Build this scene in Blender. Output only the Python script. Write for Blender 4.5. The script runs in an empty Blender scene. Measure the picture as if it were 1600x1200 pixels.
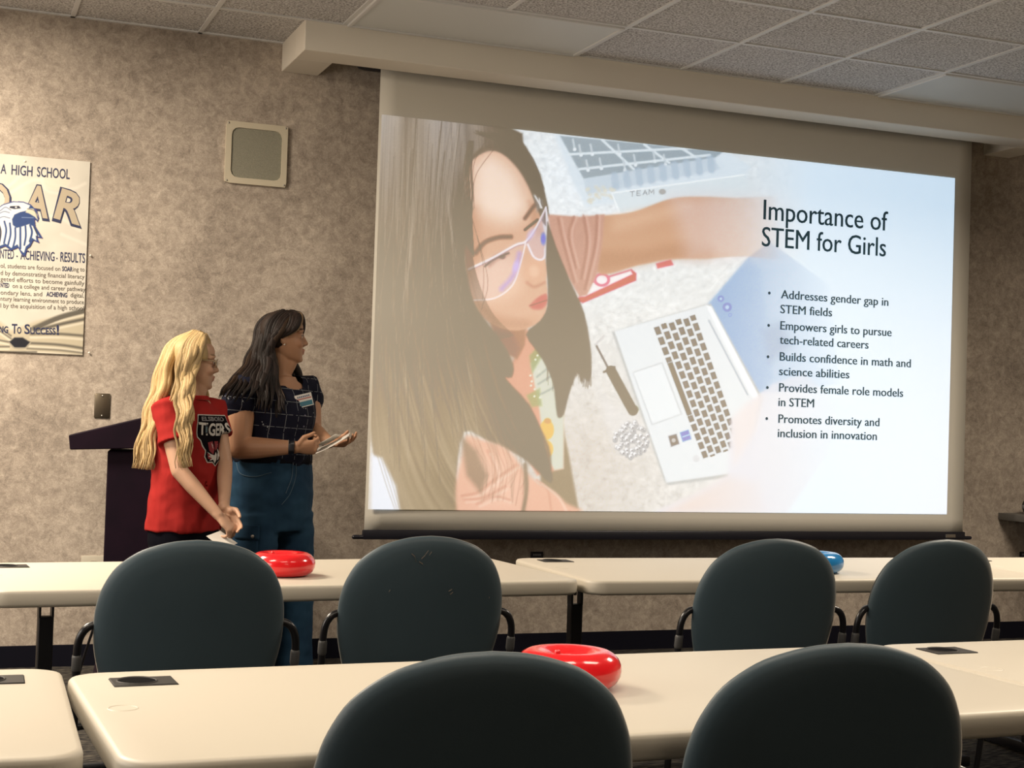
import bpy, bmesh, math, random
import numpy as np
from mathutils import Vector, Matrix, noise
from mathutils.bvhtree import BVHTree
random.seed(7)
rng = np.random.default_rng(11)
C = bpy.context.scene.collection
PI = math.pi

# ---------------------------------------------------------------- camera
FOC, YAW, PIT, ROL, EYE = 2282.47, .37425, .02612, .03234, 1.23869
_f = Vector((math.sin(YAW)*math.cos(PIT), math.cos(YAW)*math.cos(PIT), math.sin(PIT)))
_r0 = Vector((math.cos(YAW), -math.sin(YAW), 0)); _u0 = _r0.cross(_f)
_r = _r0*math.cos(ROL) + _u0*math.sin(ROL); _u = -_r0*math.sin(ROL) + _u0*math.cos(ROL)
cd = bpy.data.cameras.new('camera'); cam = bpy.data.objects.new('camera', cd); C.objects.link(cam)
cd.sensor_width = 36; cd.lens = FOC/1600*36; cd.clip_start = .05
cam.matrix_world = Matrix(((_r.x, _u.x, -_f.x, 0), (_r.y, _u.y, -_f.y, 0), (_r.z, _u.z, -_f.z, EYE), (0, 0, 0, 1)))
bpy.context.scene.camera = cam

# ---------------------------------------------------------------- light and exposure
wd = bpy.data.worlds.new('world'); bpy.context.scene.world = wd; wd.use_nodes = True
wd.node_tree.nodes['Background'].inputs[0].default_value = (.5, .55, .7, 1)
wd.node_tree.nodes['Background'].inputs[1].default_value = .02
vs = bpy.context.scene.view_settings
vs.view_transform = 'Standard'; vs.look = 'None'; vs.exposure = 0.0; vs.gamma = 1.0; vs.use_curve_mapping = False

WALL_Y, CEIL, X_LEFT = 7.329, 3.1316, -2.6
def ceiling_lamp(name, x, y, w, sx=1.2, sy=.6, col=(1, .80, .56), z=CEIL-.03, spread=180):
    l = bpy.data.lights.new(name, 'AREA'); l.shape = 'RECTANGLE'; l.size = sx; l.size_y = sy
    l.energy = w; l.color = col; l.spread = math.radians(spread)
    o = bpy.data.objects.new(name, l); o.location = (x, y, z); C.objects.link(o)
    return o
WARM = (1, .86, .69)
ceiling_lamp('ceiling_lamp', -.85, 5.9, 230, col=WARM)
ceiling_lamp('ceiling_lamp', -.85, 3.4, 50, col=WARM)
ceiling_lamp('ceiling_lamp', .7, 2.0, 15, col=WARM, spread=120)
ceiling_lamp('ceiling_lamp', 2.5, 2.0, 19, col=WARM, spread=120)
ceiling_lamp('ceiling_lamp', 4.9, 4.3, 115, col=WARM, spread=160)
ceiling_lamp('ceiling_lamp', 1.2, -1.6, 22, col=WARM)  # fill lamp added behind the camera to lift the near chairs
side_fill = ceiling_lamp('left_fill_lamp', X_LEFT+.05, 3.4, 62, 3.4, 1.4, (1, .94, .86), 1.75)   # added soft fill at the left wall, no window there
side_fill.rotation_euler = (math.radians(90), 0, math.radians(-90))

# ---------------------------------------------------------------- helpers
def lin(c):
    if isinstance(c, str): c = tuple(int(c[i:i+2], 16) for i in (0, 2, 4))
    c = [x/255. for x in c]
    return tuple(x/12.92 if x <= .04045 else ((x+.055)/1.055)**2.4 for x in c)

def mat(name, col, rough=.6, metal=0, bump=None, var=None, spec=.5, coat=0, attr=None):
    """bump=(scale, strength, distance)  var=(scale, colour2, detail)"""
    m = bpy.data.materials.new(name); m.use_nodes = True
    nt = m.node_tree; b = nt.nodes['Principled BSDF']
    c = lin(col) if not (isinstance(col, tuple) and max(col) <= 1.0) else col
    b.inputs['Base Color'].default_value = (*c, 1); b.inputs['Roughness'].default_value = rough
    b.inputs['Metallic'].default_value = metal; b.inputs['Specular IOR Level'].default_value = spec
    b.inputs['Coat Weight'].default_value = coat
    tc = nt.nodes.new('ShaderNodeTexCoord')
    if var:
        n = nt.nodes.new('ShaderNodeTexNoise'); n.inputs['Scale'].default_value = var[0]
        n.inputs['Detail'].default_value = var[2] if len(var) > 2 else 4
        nt.links.new(tc.outputs['Object'], n.inputs['Vector'])
        r = nt.nodes.new('ShaderNodeValToRGB'); r.color_ramp.elements[0].position = .35; r.color_ramp.elements[1].position = .65
        c2 = lin(var[1]) if not (isinstance(var[1], tuple) and max(var[1]) <= 1.0) else var[1]
        r.color_ramp.elements[0].color = (*c, 1); r.color_ramp.elements[1].color = (*c2, 1)
        nt.links.new(n.outputs['Fac'], r.inputs['Fac']); nt.links.new(r.outputs['Color'], b.inputs['Base Color'])
    if attr:
        a = nt.nodes.new('ShaderNodeAttribute'); a.attribute_name = attr
        nt.links.new(a.outputs['Color'], b.inputs['Base Color'])
    if bump:
        n = nt.nodes.new('ShaderNodeTexNoise'); n.inputs['Scale'].default_value = bump[0]; n.inputs['Detail'].default_value = 3
        nt.links.new(tc.outputs['Object'], n.inputs['Vector'])
        bn = nt.nodes.new('ShaderNodeBump'); bn.inputs['Strength'].default_value = bump[1]; bn.inputs['Distance'].default_value = bump[2]
        nt.links.new(n.outputs['Fac'], bn.inputs['Height']); nt.links.new(bn.outputs['Normal'], b.inputs['Normal'])
    return m

def tag(o, label=None, cat=None, group=None, kind=None):
    for k, v in (('label', label), ('category', cat), ('group', group), ('kind', kind)):
        if v: o[k] = v
    return o
def thing(name, label, cat, loc=(0, 0, 0), rz=0, group=None):
    o = bpy.data.objects.new(name, None); o.empty_display_size = .1; C.objects.link(o)
    o.location = loc; o.rotation_euler = (0, 0, rz)
    return tag(o, label, cat, group)
def link(name, me, m, parent=None, smooth=False):
    o = bpy.data.objects.new(name, me); C.objects.link(o)
    if m is not None and not me.materials:
        for x in (m if isinstance(m, (list, tuple)) else [m]): me.materials.append(x)
    if parent: o.parent = parent
    if smooth: me.polygons.foreach_set('use_smooth', [True]*len(me.polygons))
    return o
def obj(name, bm, m, parent=None, smooth=False, sharp=None):
    bmesh.ops.recalc_face_normals(bm, faces=bm.faces)
    me = bpy.data.meshes.new(name); bm.to_mesh(me); bm.free()
    o = link(name, me, m, parent, smooth)
    if sharp is not None:
        me.polygons.foreach_set('use_smooth', [True]*len(me.polygons)); me.set_sharp_from_angle(angle=math.radians(sharp))
    return o
def copy_thing(root, loc, rz, label, group=None):
    r = root.copy(); C.objects.link(r); r.location = loc; r.rotation_euler = (0, 0, rz); r['label'] = label
    if group: r['group'] = group
    for ch in list(root.children):
        c = ch.copy(); C.objects.link(c); c.parent = r
        for g in list(ch.children):
            d = g.copy(); C.objects.link(d); d.parent = c
    return r
def box(bm, lo, hi, bev=0, seg=2, M=None):
    lo, hi = Vector(lo), Vector(hi)
    vs_ = [bm.verts.new((x, y, z)) for x in (lo.x, hi.x) for y in (lo.y, hi.y) for z in (lo.z, hi.z)]
    fs = [bm.faces.new([vs_[i] for i in q]) for q in ((0, 1, 3, 2), (4, 6, 7, 5), (0, 4, 5, 1), (2, 3, 7, 6), (0, 2, 6, 4), (1, 5, 7, 3))]
    out = vs_
    if bev:
        es = list({e for f in fs for e in f.edges})
        g = bmesh.ops.bevel(bm, geom=es, offset=bev, segments=seg, profile=.5, affect='EDGES')
        out = list({v for f in g['faces'] for v in f.verts} | {v for v in vs_ if v.is_valid})
        # bevel keeps the flat faces: collect linked island
        st = [out[0]]; seen = {out[0]}
        while st:
            v = st.pop()
            for e in v.link_edges:
                w = e.other_vert(v)
                if w not in seen: seen.add(w); st.append(w)
        out = list(seen)
    if M is not None: bmesh.ops.transform(bm, matrix=M, verts=out)
    return out
def ringloft(bm, rings, N=20, cap=True):
    """rings: (centre, a, b[, power]) with a, b full half-axis vectors"""
    R = []
    for r in rings:
        c, a, b = Vector(r[0]), Vector(r[1]), Vector(r[2]); p = r[3] if len(r) > 3 else 1.0
        L = []
        for k in range(N):
            t = 2*PI*k/N; ct, st = math.cos(t), math.sin(t)
            x = math.copysign(abs(ct)**p, ct); y = math.copysign(abs(st)**p, st)
            L.append(bm.verts.new(c + a*x + b*y))
        R.append(L)
    for i in range(len(R)-1):
        for k in range(N):
            bm.faces.new((R[i][k], R[i][(k+1) % N], R[i+1][(k+1) % N], R[i+1][k]))
    if cap:
        bm.faces.new(R[0][::-1]); bm.faces.new(R[-1])
    return R
def tube(bm, pts, rad, ref=(0, 0, 1), N=12, caps=True):
    """a tapered limb: pts centre line, rad radius or (ra, rb) per point, rounded ends"""
    pts = [Vector(p) for p in pts]; n = len(pts)
    if not isinstance(rad, (list, tuple)) : rad = [rad]*n
    rad = [(r, r) if not isinstance(r, (list, tuple)) else r for r in rad]
    rings = []
    ref = Vector(ref)
    def axes(t):
        a = ref - t*ref.dot(t)
        if a.length < .05: a = Vector((1, 0, 0)) - t*t.x
        if a.length < .05: a = Vector((0, 1, 0)) - t*t.y
        a.normalize(); return a, t.cross(a)
    T = []
    for i in range(n):
        t = (pts[min(i+1, n-1)] - pts[max(i-1, 0)]).normalized(); T.append(t)
    a, b = axes(T[0])
    if caps:
        for s, k in ((.98, .18), (.8, .6), (.45, .9)):
            m = min(rad[0]); rings.append((pts[0]-T[0]*m*s, a*rad[0][0]*k, b*rad[0][1]*k))
    for i in range(n):
        a, b = axes(T[i]); rings.append((pts[i], a*rad[i][0], b*rad[i][1]))
    if caps:
        for s, k in ((.45, .9), (.8, .6), (.98, .18)):
            m = min(rad[-1]); rings.append((pts[-1]+T[-1]*m*s, a*rad[-1][0]*k, b*rad[-1][1]*k))
    ringloft(bm, rings, N)
def ball(bm, c, r, N=14, M=None):
    """ellipsoid with half sizes r; M = 3x3 axes"""
    r = (r, r, r) if not isinstance(r, (list, tuple)) else r
    M3 = M or Matrix.Identity(3)
    g = bmesh.ops.create_uvsphere(bm, u_segments=N, v_segments=max(6, N*2//3), radius=1)
    for v in g['verts']:
        v.co = Vector(c) + M3 @ Vector((v.co.x*r[0], v.co.y*r[1], v.co.z*r[2]))
def spline(pts, n):
    """Catmull-Rom through rows of pts (any width), n samples per span"""
    P = np.array(pts, float); P = np.vstack([2*P[0]-P[1], P, 2*P[-1]-P[-2]]); out = []
    for i in range(1, len(P)-2):
        for t in np.linspace(0, 1, n, endpoint=False):
            a, b, c, d = P[i-1:i+3]
            out.append(.5*((2*b) + (c-a)*t + (2*a-5*b+4*c-d)*t*t + (3*b-a-3*c+d)*t**3))
    out.append(P[-2]); return np.array(out)
def prism(bm, poly, y0, y1, axis='y'):
    """extrude a polygon (u, v) along an axis"""
    def P(u, v, w): return {'y': (u, w, v), 'z': (u, v, w), 'x': (w, u, v)}[axis]
    A = [bm.verts.new(P(u, v, y0)) for u, v in poly]; B = [bm.verts.new(P(u, v, y1)) for u, v in poly]
    n = len(poly); bm.faces.new(A); bm.faces.new(B[::-1])
    for i in range(n): bm.faces.new((A[i], B[i], B[(i+1) % n], A[(i+1) % n]))
def rrect(x0, y0, x1, y1, r, n=6):
    out = []
    for cx, cy, a in ((x1-r, y1-r, 0), (x0+r, y1-r, 90), (x0+r, y0+r, 180), (x1-r, y0+r, 270)):
        for k in range(n+1):
            t = math.radians(a+90*k/n); out.append((cx+r*math.cos(t), cy+r*math.sin(t)))
    return out
def fuse(bm, voxel, smooth=3, fac=.5):
    """melt overlapping solids into ONE continuous surface"""
    bmesh.ops.recalc_face_normals(bm, faces=bm.faces)
    me = bpy.data.meshes.new('solid'); bm.to_mesh(me); bm.free()
    o = bpy.data.objects.new('solid', me); C.objects.link(o)
    r = o.modifiers.new('r', 'REMESH'); r.mode = 'VOXEL'; r.voxel_size = voxel; r.adaptivity = 0
    if smooth:
        s = o.modifiers.new('s', 'SMOOTH'); s.iterations = smooth; s.factor = fac
    dg = bpy.context.evaluated_depsgraph_get(); dg.update()
    out = bpy.data.meshes.new_from_object(o.evaluated_get(dg))
    bpy.data.objects.remove(o); bpy.data.meshes.remove(me)
    out.polygons.foreach_set('use_smooth', [True]*len(out.polygons))
    out.materials.clear()
    return out
def verts_np(me):
    a = np.empty(len(me.vertices)*3, np.float32); me.vertices.foreach_get('co', a); return a.reshape(-1, 3)
def set_col(me, rgb, name='col'):
    at = me.color_attributes.new(name, 'FLOAT_COLOR', 'POINT')
    a = np.ones((len(rgb), 4), np.float32); a[:, :3] = rgb; at.data.foreach_set('color', a.ravel())
def ray_dir(px, py):
    return _f*FOC + _r*(px-800) - _u*(py-600)
def on_y(px, py, y):
    """where a measured sight line meets the vertical plane at depth y"""
    d = ray_dir(px, py); t = y/d.y; return Vector((d.x*t, y, EYE+d.z*t))
def on_z(px, py, z):
    d = ray_dir(px, py); t = (z-EYE)/d.z; return Vector((d.x*t, d.y*t, z))
_txt = {}
def text2d(s, bold=0):
    """flat outline of a line of lettering: (verts n x 2, faces), cap height 1 and baseline 0"""
    if (s, bold) in _txt: return _txt[(s, bold)]
    def flat(t):
        cu = bpy.data.curves.new('t', 'FONT'); cu.body = t; cu.size = 1; cu.resolution_u = 3; cu.offset = bold
        o = bpy.data.objects.new('t', cu); C.objects.link(o)
        dg = bpy.context.evaluated_depsgraph_get(); dg.update()
        me = bpy.data.meshes.new_from_object(o.evaluated_get(dg)); v = verts_np(me)[:, :2].copy()
        f = [tuple(p.vertices) for p in me.polygons]
        bpy.data.objects.remove(o); bpy.data.curves.remove(cu); bpy.data.meshes.remove(me)
        return v, f
    h, _ = flat('H'); v, f = flat(s); v /= h[:, 1].max()
    v[:, 0] -= v[:, 0].min(); _txt[(s, bold)] = (v, f); return v, f
def put_text(bm, s, origin, ux, uz, width, cap, bold=0, mi=0):
    """letters on the plane origin + ux*x + uz*z, stretched to width and cap height"""
    v, f = text2d(s, bold); k = width/v[:, 0].max()
    vv = [bm.verts.new(origin + ux*(x*k) + uz*(y*cap)) for x, y in v.tolist()]
    for q in f:
        try: fc = bm.faces.new([vv[i] for i in q]); fc.material_index = mi
        except ValueError: pass

class Canvas:
    """a flat picture on a grid of points: X, Y in measuring units, c in display colour 0-255"""
    def __init__(s, X, Y, bg):
        s.X, s.Y = X, Y; s.c = np.empty(X.shape+(3,)); s.c[:] = bg
    def _win(s, x0, y0, x1, y1):
        return np.nonzero((s.X >= x0) & (s.X <= x1) & (s.Y >= y0) & (s.Y <= y1))
    def _mix(s, ix, a, col):
        a = a[:, None]; s.c[ix] = s.c[ix]*(1-a) + np.array(col, float)*a
    def dist(s, ix, P, closed):
        x, y = s.X[ix], s.Y[ix]; d = np.full(x.shape, 1e9); ins = np.zeros(x.shape, bool)
        n = len(P)
        for i in range(n if closed else n-1):
            ax, ay = P[i][:2]; bx, by = P[(i+1) % n][:2]; dx, dy = bx-ax, by-ay
            t = np.clip(((x-ax)*dx+(y-ay)*dy)/(dx*dx+dy*dy+1e-9), 0, 1)
            d = np.minimum(d, np.hypot(x-ax-t*dx, y-ay-t*dy))
            if closed and ay != by:
                ins ^= ((ay > y) != (by > y)) & (x < dx*(y-ay)/dy+ax)
        return d, ins
    def poly(s, P, col, soft=2, a=1, smooth=0, fade=None):
        P = np.array(P, float)
        if smooth: P = spline(np.vstack([P, P[:1]]), smooth)[:-1]
        lo, hi = P.min(0)-soft*1.5, P.max(0)+soft*1.5; ix = s._win(lo[0], lo[1], hi[0], hi[1])
        if not len(ix[0]): return
        d, ins = s.dist(ix, P.tolist(), True); sd = np.where(ins, d, -d)
        m = np.clip(sd/soft*.5+.5, 0, 1); m = m*m*(3-2*m)*a
        if fade is not None:
            x0, y0, x1, y1 = fade; t = ((s.X[ix]-x0)*(x1-x0)+(s.Y[ix]-y0)*(y1-y0))/((x1-x0)**2+(y1-y0)**2); m = m*np.clip(1-t, 0, 1)
        s._mix(ix, m, col)
    def line(s, P, w, col, soft=1.5, a=1, smooth=0):
        P = np.array(P, float)
        if smooth: P = spline(P, smooth)
        k = w/2+soft*1.5; lo, hi = P.min(0)-k, P.max(0)+k; ix = s._win(lo[0], lo[1], hi[0], hi[1])
        if not len(ix[0]): return
        d, _ = s.dist(ix, P.tolist(), False); m = np.clip((w/2-d)/soft+.5, 0, 1)*a; s._mix(ix, m, col)
    def ell(s, cx, cy, rx, ry, col, soft=2, a=1, rot=0):
        R = max(rx, ry)+soft*2; ix = s._win(cx-R, cy-R, cx+R, cy+R); x, y = s.X[ix]-cx, s.Y[ix]-cy
        c, n = math.cos(rot), math.sin(rot); x, y = x*c+y*n, -x*n+y*c
        r = np.hypot(x/rx, y/ry); m = np.clip((1-r)*min(rx, ry)/soft+.5, 0, 1)*a; s._mix(ix, m, col)
    def noise(s, amp, sx, sy, where=None, seed=0, X=None, Y=None):
        """soft random streaks of size sx, sy"""
        g = np.random.default_rng(seed).normal(size=(160, 160))
        u = ((s.X if X is None else X)/sx) % 159; v = ((s.Y if Y is None else Y)/sy) % 159; i, j = u.astype(int), v.astype(int); fu, fv = u-i, v-j
        n = g[i, j]*(1-fu)*(1-fv)+g[i+1, j]*fu*(1-fv)+g[i, j+1]*(1-fu)*fv+g[i+1, j+1]*fu*fv
        if where is not None: n = n*where
        s.c += n[..., None]*amp
def picture_mesh(name, P00, P10, P01, nu, nv, col, m, parent, linear=False, keep=None):
    """grid sheet: P00 lower left, P10 lower right, P01 upper left; col[nv, nu] display colours"""
    u, v = np.meshgrid(np.linspace(0, 1, nu), np.linspace(0, 1, nv))
    p = np.array(P00)+u[..., None]*(np.array(P10)-np.array(P00))+v[..., None]*(np.array(P01)-np.array(P00))
    me = bpy.data.meshes.new(name); me.vertices.add(nu*nv); me.vertices.foreach_set('co', p.astype(np.float32).ravel())
    i = (np.arange(nv-1)[:, None]*nu+np.arange(nu-1)[None]).ravel(); q = np.stack([i, i+1, i+nu+1, i+nu], 1)
    if keep is not None: q = q[keep.ravel()[q].all(1)]
    me.loops.add(q.size); me.loops.foreach_set('vertex_index', q.ravel().astype(np.int32))
    me.polygons.add(len(q)); me.polygons.foreach_set('loop_start', np.arange(0, q.size, 4, dtype=np.int32))
    me.update(); me.validate()
    c = col.reshape(-1, 3)
    if not linear:
        c = np.clip(c, 0, 255)/255.; c = np.where(c <= .04045, c/12.92, ((c+.055)/1.055)**2.4)
    set_col(me, c); return link(name, me, m, parent)
SLIDE_BASE = (.215, .182, .133)
# ================================================================ the room
def wall_material():
    m = bpy.data.materials.new('mottled_wallcovering'); m.use_nodes = True; nt = m.node_tree; b = nt.nodes['Principled BSDF']
    b.inputs['Roughness'].default_value = .85; b.inputs['Specular IOR Level'].default_value = .15
    tc = nt.nodes.new('ShaderNodeTexCoord')
    def nz(scale, detail, rough, dist=0):
        n = nt.nodes.new('ShaderNodeTexNoise'); n.inputs['Scale'].default_value = scale; n.inputs['Detail'].default_value = detail
        n.inputs['Roughness'].default_value = rough; n.inputs['Distortion'].default_value = dist
        nt.links.new(tc.outputs['Object'], n.inputs['Vector']); return n
    a = nz(22, 9, .74, .5); f = nz(80, 4, .7, 2.2); g = nz(2.2, 3, .5)
    mx = nt.nodes.new('ShaderNodeMix'); mx.data_type = 'FLOAT'; mx.inputs[0].default_value = .42
    nt.links.new(a.outputs['Fac'], mx.inputs[2]); nt.links.new(f.outputs['Fac'], mx.inputs[3])
    mx2 = nt.nodes.new('ShaderNodeMix'); mx2.data_type = 'FLOAT'; mx2.inputs[0].default_value = .2
    nt.links.new(mx.outputs[0], mx2.inputs[2]); nt.links.new(g.outputs['Fac'], mx2.inputs[3])
    r = nt.nodes.new('ShaderNodeValToRGB'); e = r.color_ramp.elements
    e[0].position = .37; e[0].color = (.20, .168, .14, 1); e[1].position = .62; e[1].color = (.56, .485, .405, 1)
    k = e.new(.49); k.color = (.36, .305, .252, 1)
    nt.links.new(mx2.outputs[0], r.inputs['Fac']); nt.links.new(r.outputs['Color'], b.inputs['Base Color'])
    bn = nt.nodes.new('ShaderNodeBump'); bn.inputs['Strength'].default_value = .25; bn.inputs['Distance'].default_value = .004
    nt.links.new(mx.outputs[0], bn.inputs['Height']); nt.links.new(bn.outputs['Normal'], b.inputs['Normal'])
    return m
M_wall = wall_material()
def carpet_material():
    m = bpy.data.materials.new('patterned_carpet'); m.use_nodes = True; nt = m.node_tree; b = nt.nodes['Principled BSDF']
    b.inputs['Roughness'].default_value = .95; b.inputs['Specular IOR Level'].default_value = .1
    tc = nt.nodes.new('ShaderNodeTexCoord'); mp = nt.nodes.new('ShaderNodeMapping'); mp.inputs['Scale'].default_value = (14, 60, 1)
    nt.links.new(tc.outputs['Object'], mp.inputs['Vector'])
    n = nt.nodes.new('ShaderNodeTexNoise'); n.inputs['Scale'].default_value = 1.5; n.inputs['Detail'].default_value = 3
    nt.links.new(mp.outputs[0], n.inputs['Vector'])
    r = nt.nodes.new('ShaderNodeValToRGB'); e = r.color_ramp.elements
    e[0].position = .42; e[0].color = (.012, .012, .014, 1); e[1].position = .62; e[1].color = (.085, .076, .062, 1)
    nt.links.new(n.outputs['Fac'], r.inputs['Fac']); nt.links.new(r.outputs['Color'], b.inputs['Base Color'])
    return m
def tile_material():
    m = bpy.data.materials.new('mineral_fibre_tile'); m.use_nodes = True; nt = m.node_tree; b = nt.nodes['Principled BSDF']
    b.inputs['Roughness'].default_value = .95; b.inputs['Specular IOR Level'].default_value = .1
    tc = nt.nodes.new('ShaderNodeTexCoord')
    n = nt.nodes.new('ShaderNodeTexNoise'); n.inputs['Scale'].default_value = 100; n.inputs['Detail'].default_value = 3; n.inputs['Roughness'].default_value = .65
    nt.links.new(tc.outputs['Object'], n.inputs['Vector'])
    r = nt.nodes.new('ShaderNodeValToRGB'); e = r.color_ramp.elements
    e[0].position = .38; e[0].color = (.27, .26, .255, 1); e[1].position = .58; e[1].color = (.70, .69, .68, 1)
    nt.links.new(n.outputs['Fac'], r.inputs['Fac']); nt.links.new(r.outputs['Color'], b.inputs['Base Color'])
    bn = nt.nodes.new('ShaderNodeBump'); bn.inputs['Strength'].default_value = .7; bn.inputs['Distance'].default_value = .006
    nt.links.new(n.outputs['Fac'], bn.inputs['Height']); nt.links.new(bn.outputs['Normal'], b.inputs['Normal'])
    return m
M_carpet, M_tile = carpet_material(), tile_material()
M_grid = mat('painted_grid_metal', (.66, .66, .65), .5)
M_black = mat('black_vinyl', (.005, .005, .010), .8, spec=.1)
M_soffit = mat('painted_soffit', (.76, .71, .62), .8, bump=(180, .12, .002), spec=.2)
M_plainwall = mat('beige_wall_paint', (.42, .36, .29), .9)
X0, X1, Y0 = X_LEFT, 8.2, -2.6
def slab(name, lo, hi, m, kind='structure'):
    bm = bmesh.new(); box(bm, lo, hi); return tag(obj(name, bm, m), kind=kind)
slab('wall_front', (X0-.1, WALL_Y, 0), (X1+.1, WALL_Y+.1, CEIL+.1), M_wall)
slab('wall_back', (X0-.1, Y0-.1, 0), (X1+.1, Y0, CEIL+.1), M_plainwall)
slab('wall_left', (X0-.1, Y0, 0), (X0, WALL_Y, CEIL+.1), M_plainwall)
slab('wall_right', (X1, Y0, 0), (X1+.1, WALL_Y, CEIL+.1), M_plainwall)
slab('floor', (X0-.1, Y0-.1, -.1), (X1+.1, WALL_Y+.1, 0), M_carpet)
ceil = slab('ceiling', (X0-.1, Y0-.1, CEIL), (X1+.1, WALL_Y+.1, CEIL+.1), M_tile)
GX, GY, T = 1.755, 6.829, .61
bm = bmesh.new()
i = math.ceil((X0-GX)/T)
while GX+i*T < X1:
    x = GX+i*T; box(bm, (x-.011, Y0, CEIL-.007), (x+.011, WALL_Y, CEIL+.001)); i += 1
j = math.ceil((GY-WALL_Y)/T)
while GY-j*T > Y0:
    y = GY-j*T; box(bm, (X0, y-.011, CEIL-.0065), (X1, y+.011, CEIL+.001)); j += 1
box(bm, (X0, WALL_Y-.022, CEIL-.007), (X1, WALL_Y, CEIL+.001))
obj('grid_bars', bm, M_grid, ceil)
slab('baseboard_front', (X0, WALL_Y-.012, 0), (X1, WALL_Y, .102), M_black)
# soffit that boxes in the screen: a fascia rail in front, two end rails, open below
SX0, SX1, SY, SZ = 1.563, 6.16, 6.829, 2.984
bm = bmesh.new()
box(bm, (SX0, SY, SZ), (SX1, SY+.2, CEIL), .003, 1)
box(bm, (SX0, SY+.2, SZ), (SX0+.19, WALL_Y, CEIL), .003, 1)
box(bm, (SX1-.2, SY+.2, SZ), (SX1, WALL_Y, CEIL), .003, 1)
tag(obj('trim_1', bm, M_soffit), kind='structure')

# ceiling fixtures that are switched off
M_lens = mat('prismatic_lens', (.62, .64, .63), .35, bump=(400, .25, .001), spec=.5)
def fixture(x, y, label):
    t = thing('ceiling_light', label, 'ceiling light', (x, y, CEIL), 0, 'unlit ceiling troffers by the soffit')
    bm = bmesh.new()
    for lo, hi in (((-.60, -.295, -.016), (.60, -.275, 0)), ((-.60, .275, -.016), (.60, .295, 0)), ((-.60, -.275, -.016), (-.58, .275, 0)), ((.58, -.275, -.016), (.60, .275, 0))):
        box(bm, lo, hi, .003, 1)
    obj('frame', bm, M_grid, t)
    bm = bmesh.new(); box(bm, (-.58, -.275, -.010), (.58, .275, -.001)); obj('diffuser', bm, M_lens, t)
fixture(GX+T, GY-T/2, 'unlit ceiling light troffer near the left end of the soffit')
fixture(GX+6*T, GY-T/2, 'unlit ceiling light troffer above the right end of the screen')

# ---------------------------------------------------------------- projection screen
SCY = 7.09
M_fabric = mat('matte_white_screen_fabric', (.62, .59, .52), .9, spec=.1, bump=(3, .05, .02))
M_fedge = mat('black_screen_edge', (.02, .02, .025), .6)
M_bar = mat('black_bar', (.008, .008, .014), .4)
M_steel = mat('brushed_steel', (.45, .43, .40), .35, 1)
sx0, sx1, sz0, sz1 = 2.018, 5.683, .672, 3.02
scr = thing('projection_screen', 'large pull-down projection screen showing a lit slide', 'projection screen', (3.85, SCY, sz0))
def S(x, z, dy=0): return Vector((x-3.85, dy, z-sz0))
bm = bmesh.new()
nx, nz = 40, 30; V = {}
for a in range(nx+1):
    for c in range(nz+1):
        u, w = a/nx, c/nz
        V[a, c] = bm.verts.new(S(sx0+(sx1-sx0)*u, sz0+(sz1-sz0)*w, .002+ .012*math.exp(-u*14)*math.exp(-w*3)))
for a in range(nx):
    for c in range(nz): bm.faces.new((V[a, c], V[a+1, c], V[a+1, c+1], V[a, c+1]))
fab = obj('fabric', bm, M_fabric, scr, smooth=True)
sm = fab.modifiers.new('thickness', 'SOLIDIFY'); sm.thickness = .002; sm.offset = -1
bm = bmesh.new(); box(bm, S(sx0-.012, .628, -.012), S(sx1+.012, .676, .014), .006, 2); wb = obj('weight_bar', bm, M_bar, scr, sharp=40)
for x, s in ((sx0, -1), (sx1, 1)):
    bm = bmesh.new(); tube(bm, [S(x, .640), S(x+s*.055, .640)], .011, N=12); obj('end_cap', bm, M_bar, wb, smooth=True)
bm = bmesh.new(); box(bm, S(sx1-.13, .642, -.0145), S(sx1-.06, .662, -.011), .001, 1); obj('label_plate', bm, M_steel, wb)
bm = bmesh.new(); tube(bm, [(sx0-.05-3.85, .13, 2.99-sz0+.08), (sx1+.05-3.85, .13, 2.99-sz0+.08)], .055, N=16); obj('roller_case', bm, M_bar, scr, smooth=True)

# the projected slide: its own light, on the screen
PX0, PX1, PZ0, PZ1 = 2.030, 5.563, .779, 2.770
NU, NV = 820, 462
uu, vv = np.meshgrid(np.linspace(0, 1, NU), np.linspace(0, 1, NV))
def to_photo(x, z, y):
    """photo coordinates of points on the plane at depth y"""
    d = np.stack([x, np.full_like(x, y), z-EYE], -1); f, r, u = (np.array(k) for k in (_f, _r, _u))
    w = d@f; return 800+FOC*(d@r)/w, 600-FOC*(d@u)/w
_px, _py = to_photo(PX0+(PX1-PX0)*uu, PZ0+(PZ1-PZ0)*vv, SCY)
cv = Canvas((_px-580)*1.8177, (_py-160)*1.8182, (224, 239, 250))
X, Y = cv.X, cv.Y
def tint(col, a): cv.c = cv.c*(1-a[..., None]) + np.array(col, float)*a[..., None]
def ramp(v, a, b): return np.clip((v-a)/(b-a), 0, 1)
tint((210, 230, 246), .6*ramp(X, 1150, 1650)*ramp(Y, 1000, 200))
tint((232, 240, 252), ramp(X, 1300, 1650)*ramp(Y, 500, 1150))
# speckled table top
desk = (1-ramp(X, 1000, 1250))
tint((226, 230, 230), desk)
tint((206, 200, 192), (1-ramp(X, 620, 1050))*ramp(Y, 560, 1000)*.9)
tint((236, 243, 247), (1-ramp(np.hypot((X-620)/260, (Y-200)/200), .2, 1.2)))
cv.noise(5, 4, 4, desk, 3); cv.noise(5, 11, 9, desk, 4)
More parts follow.
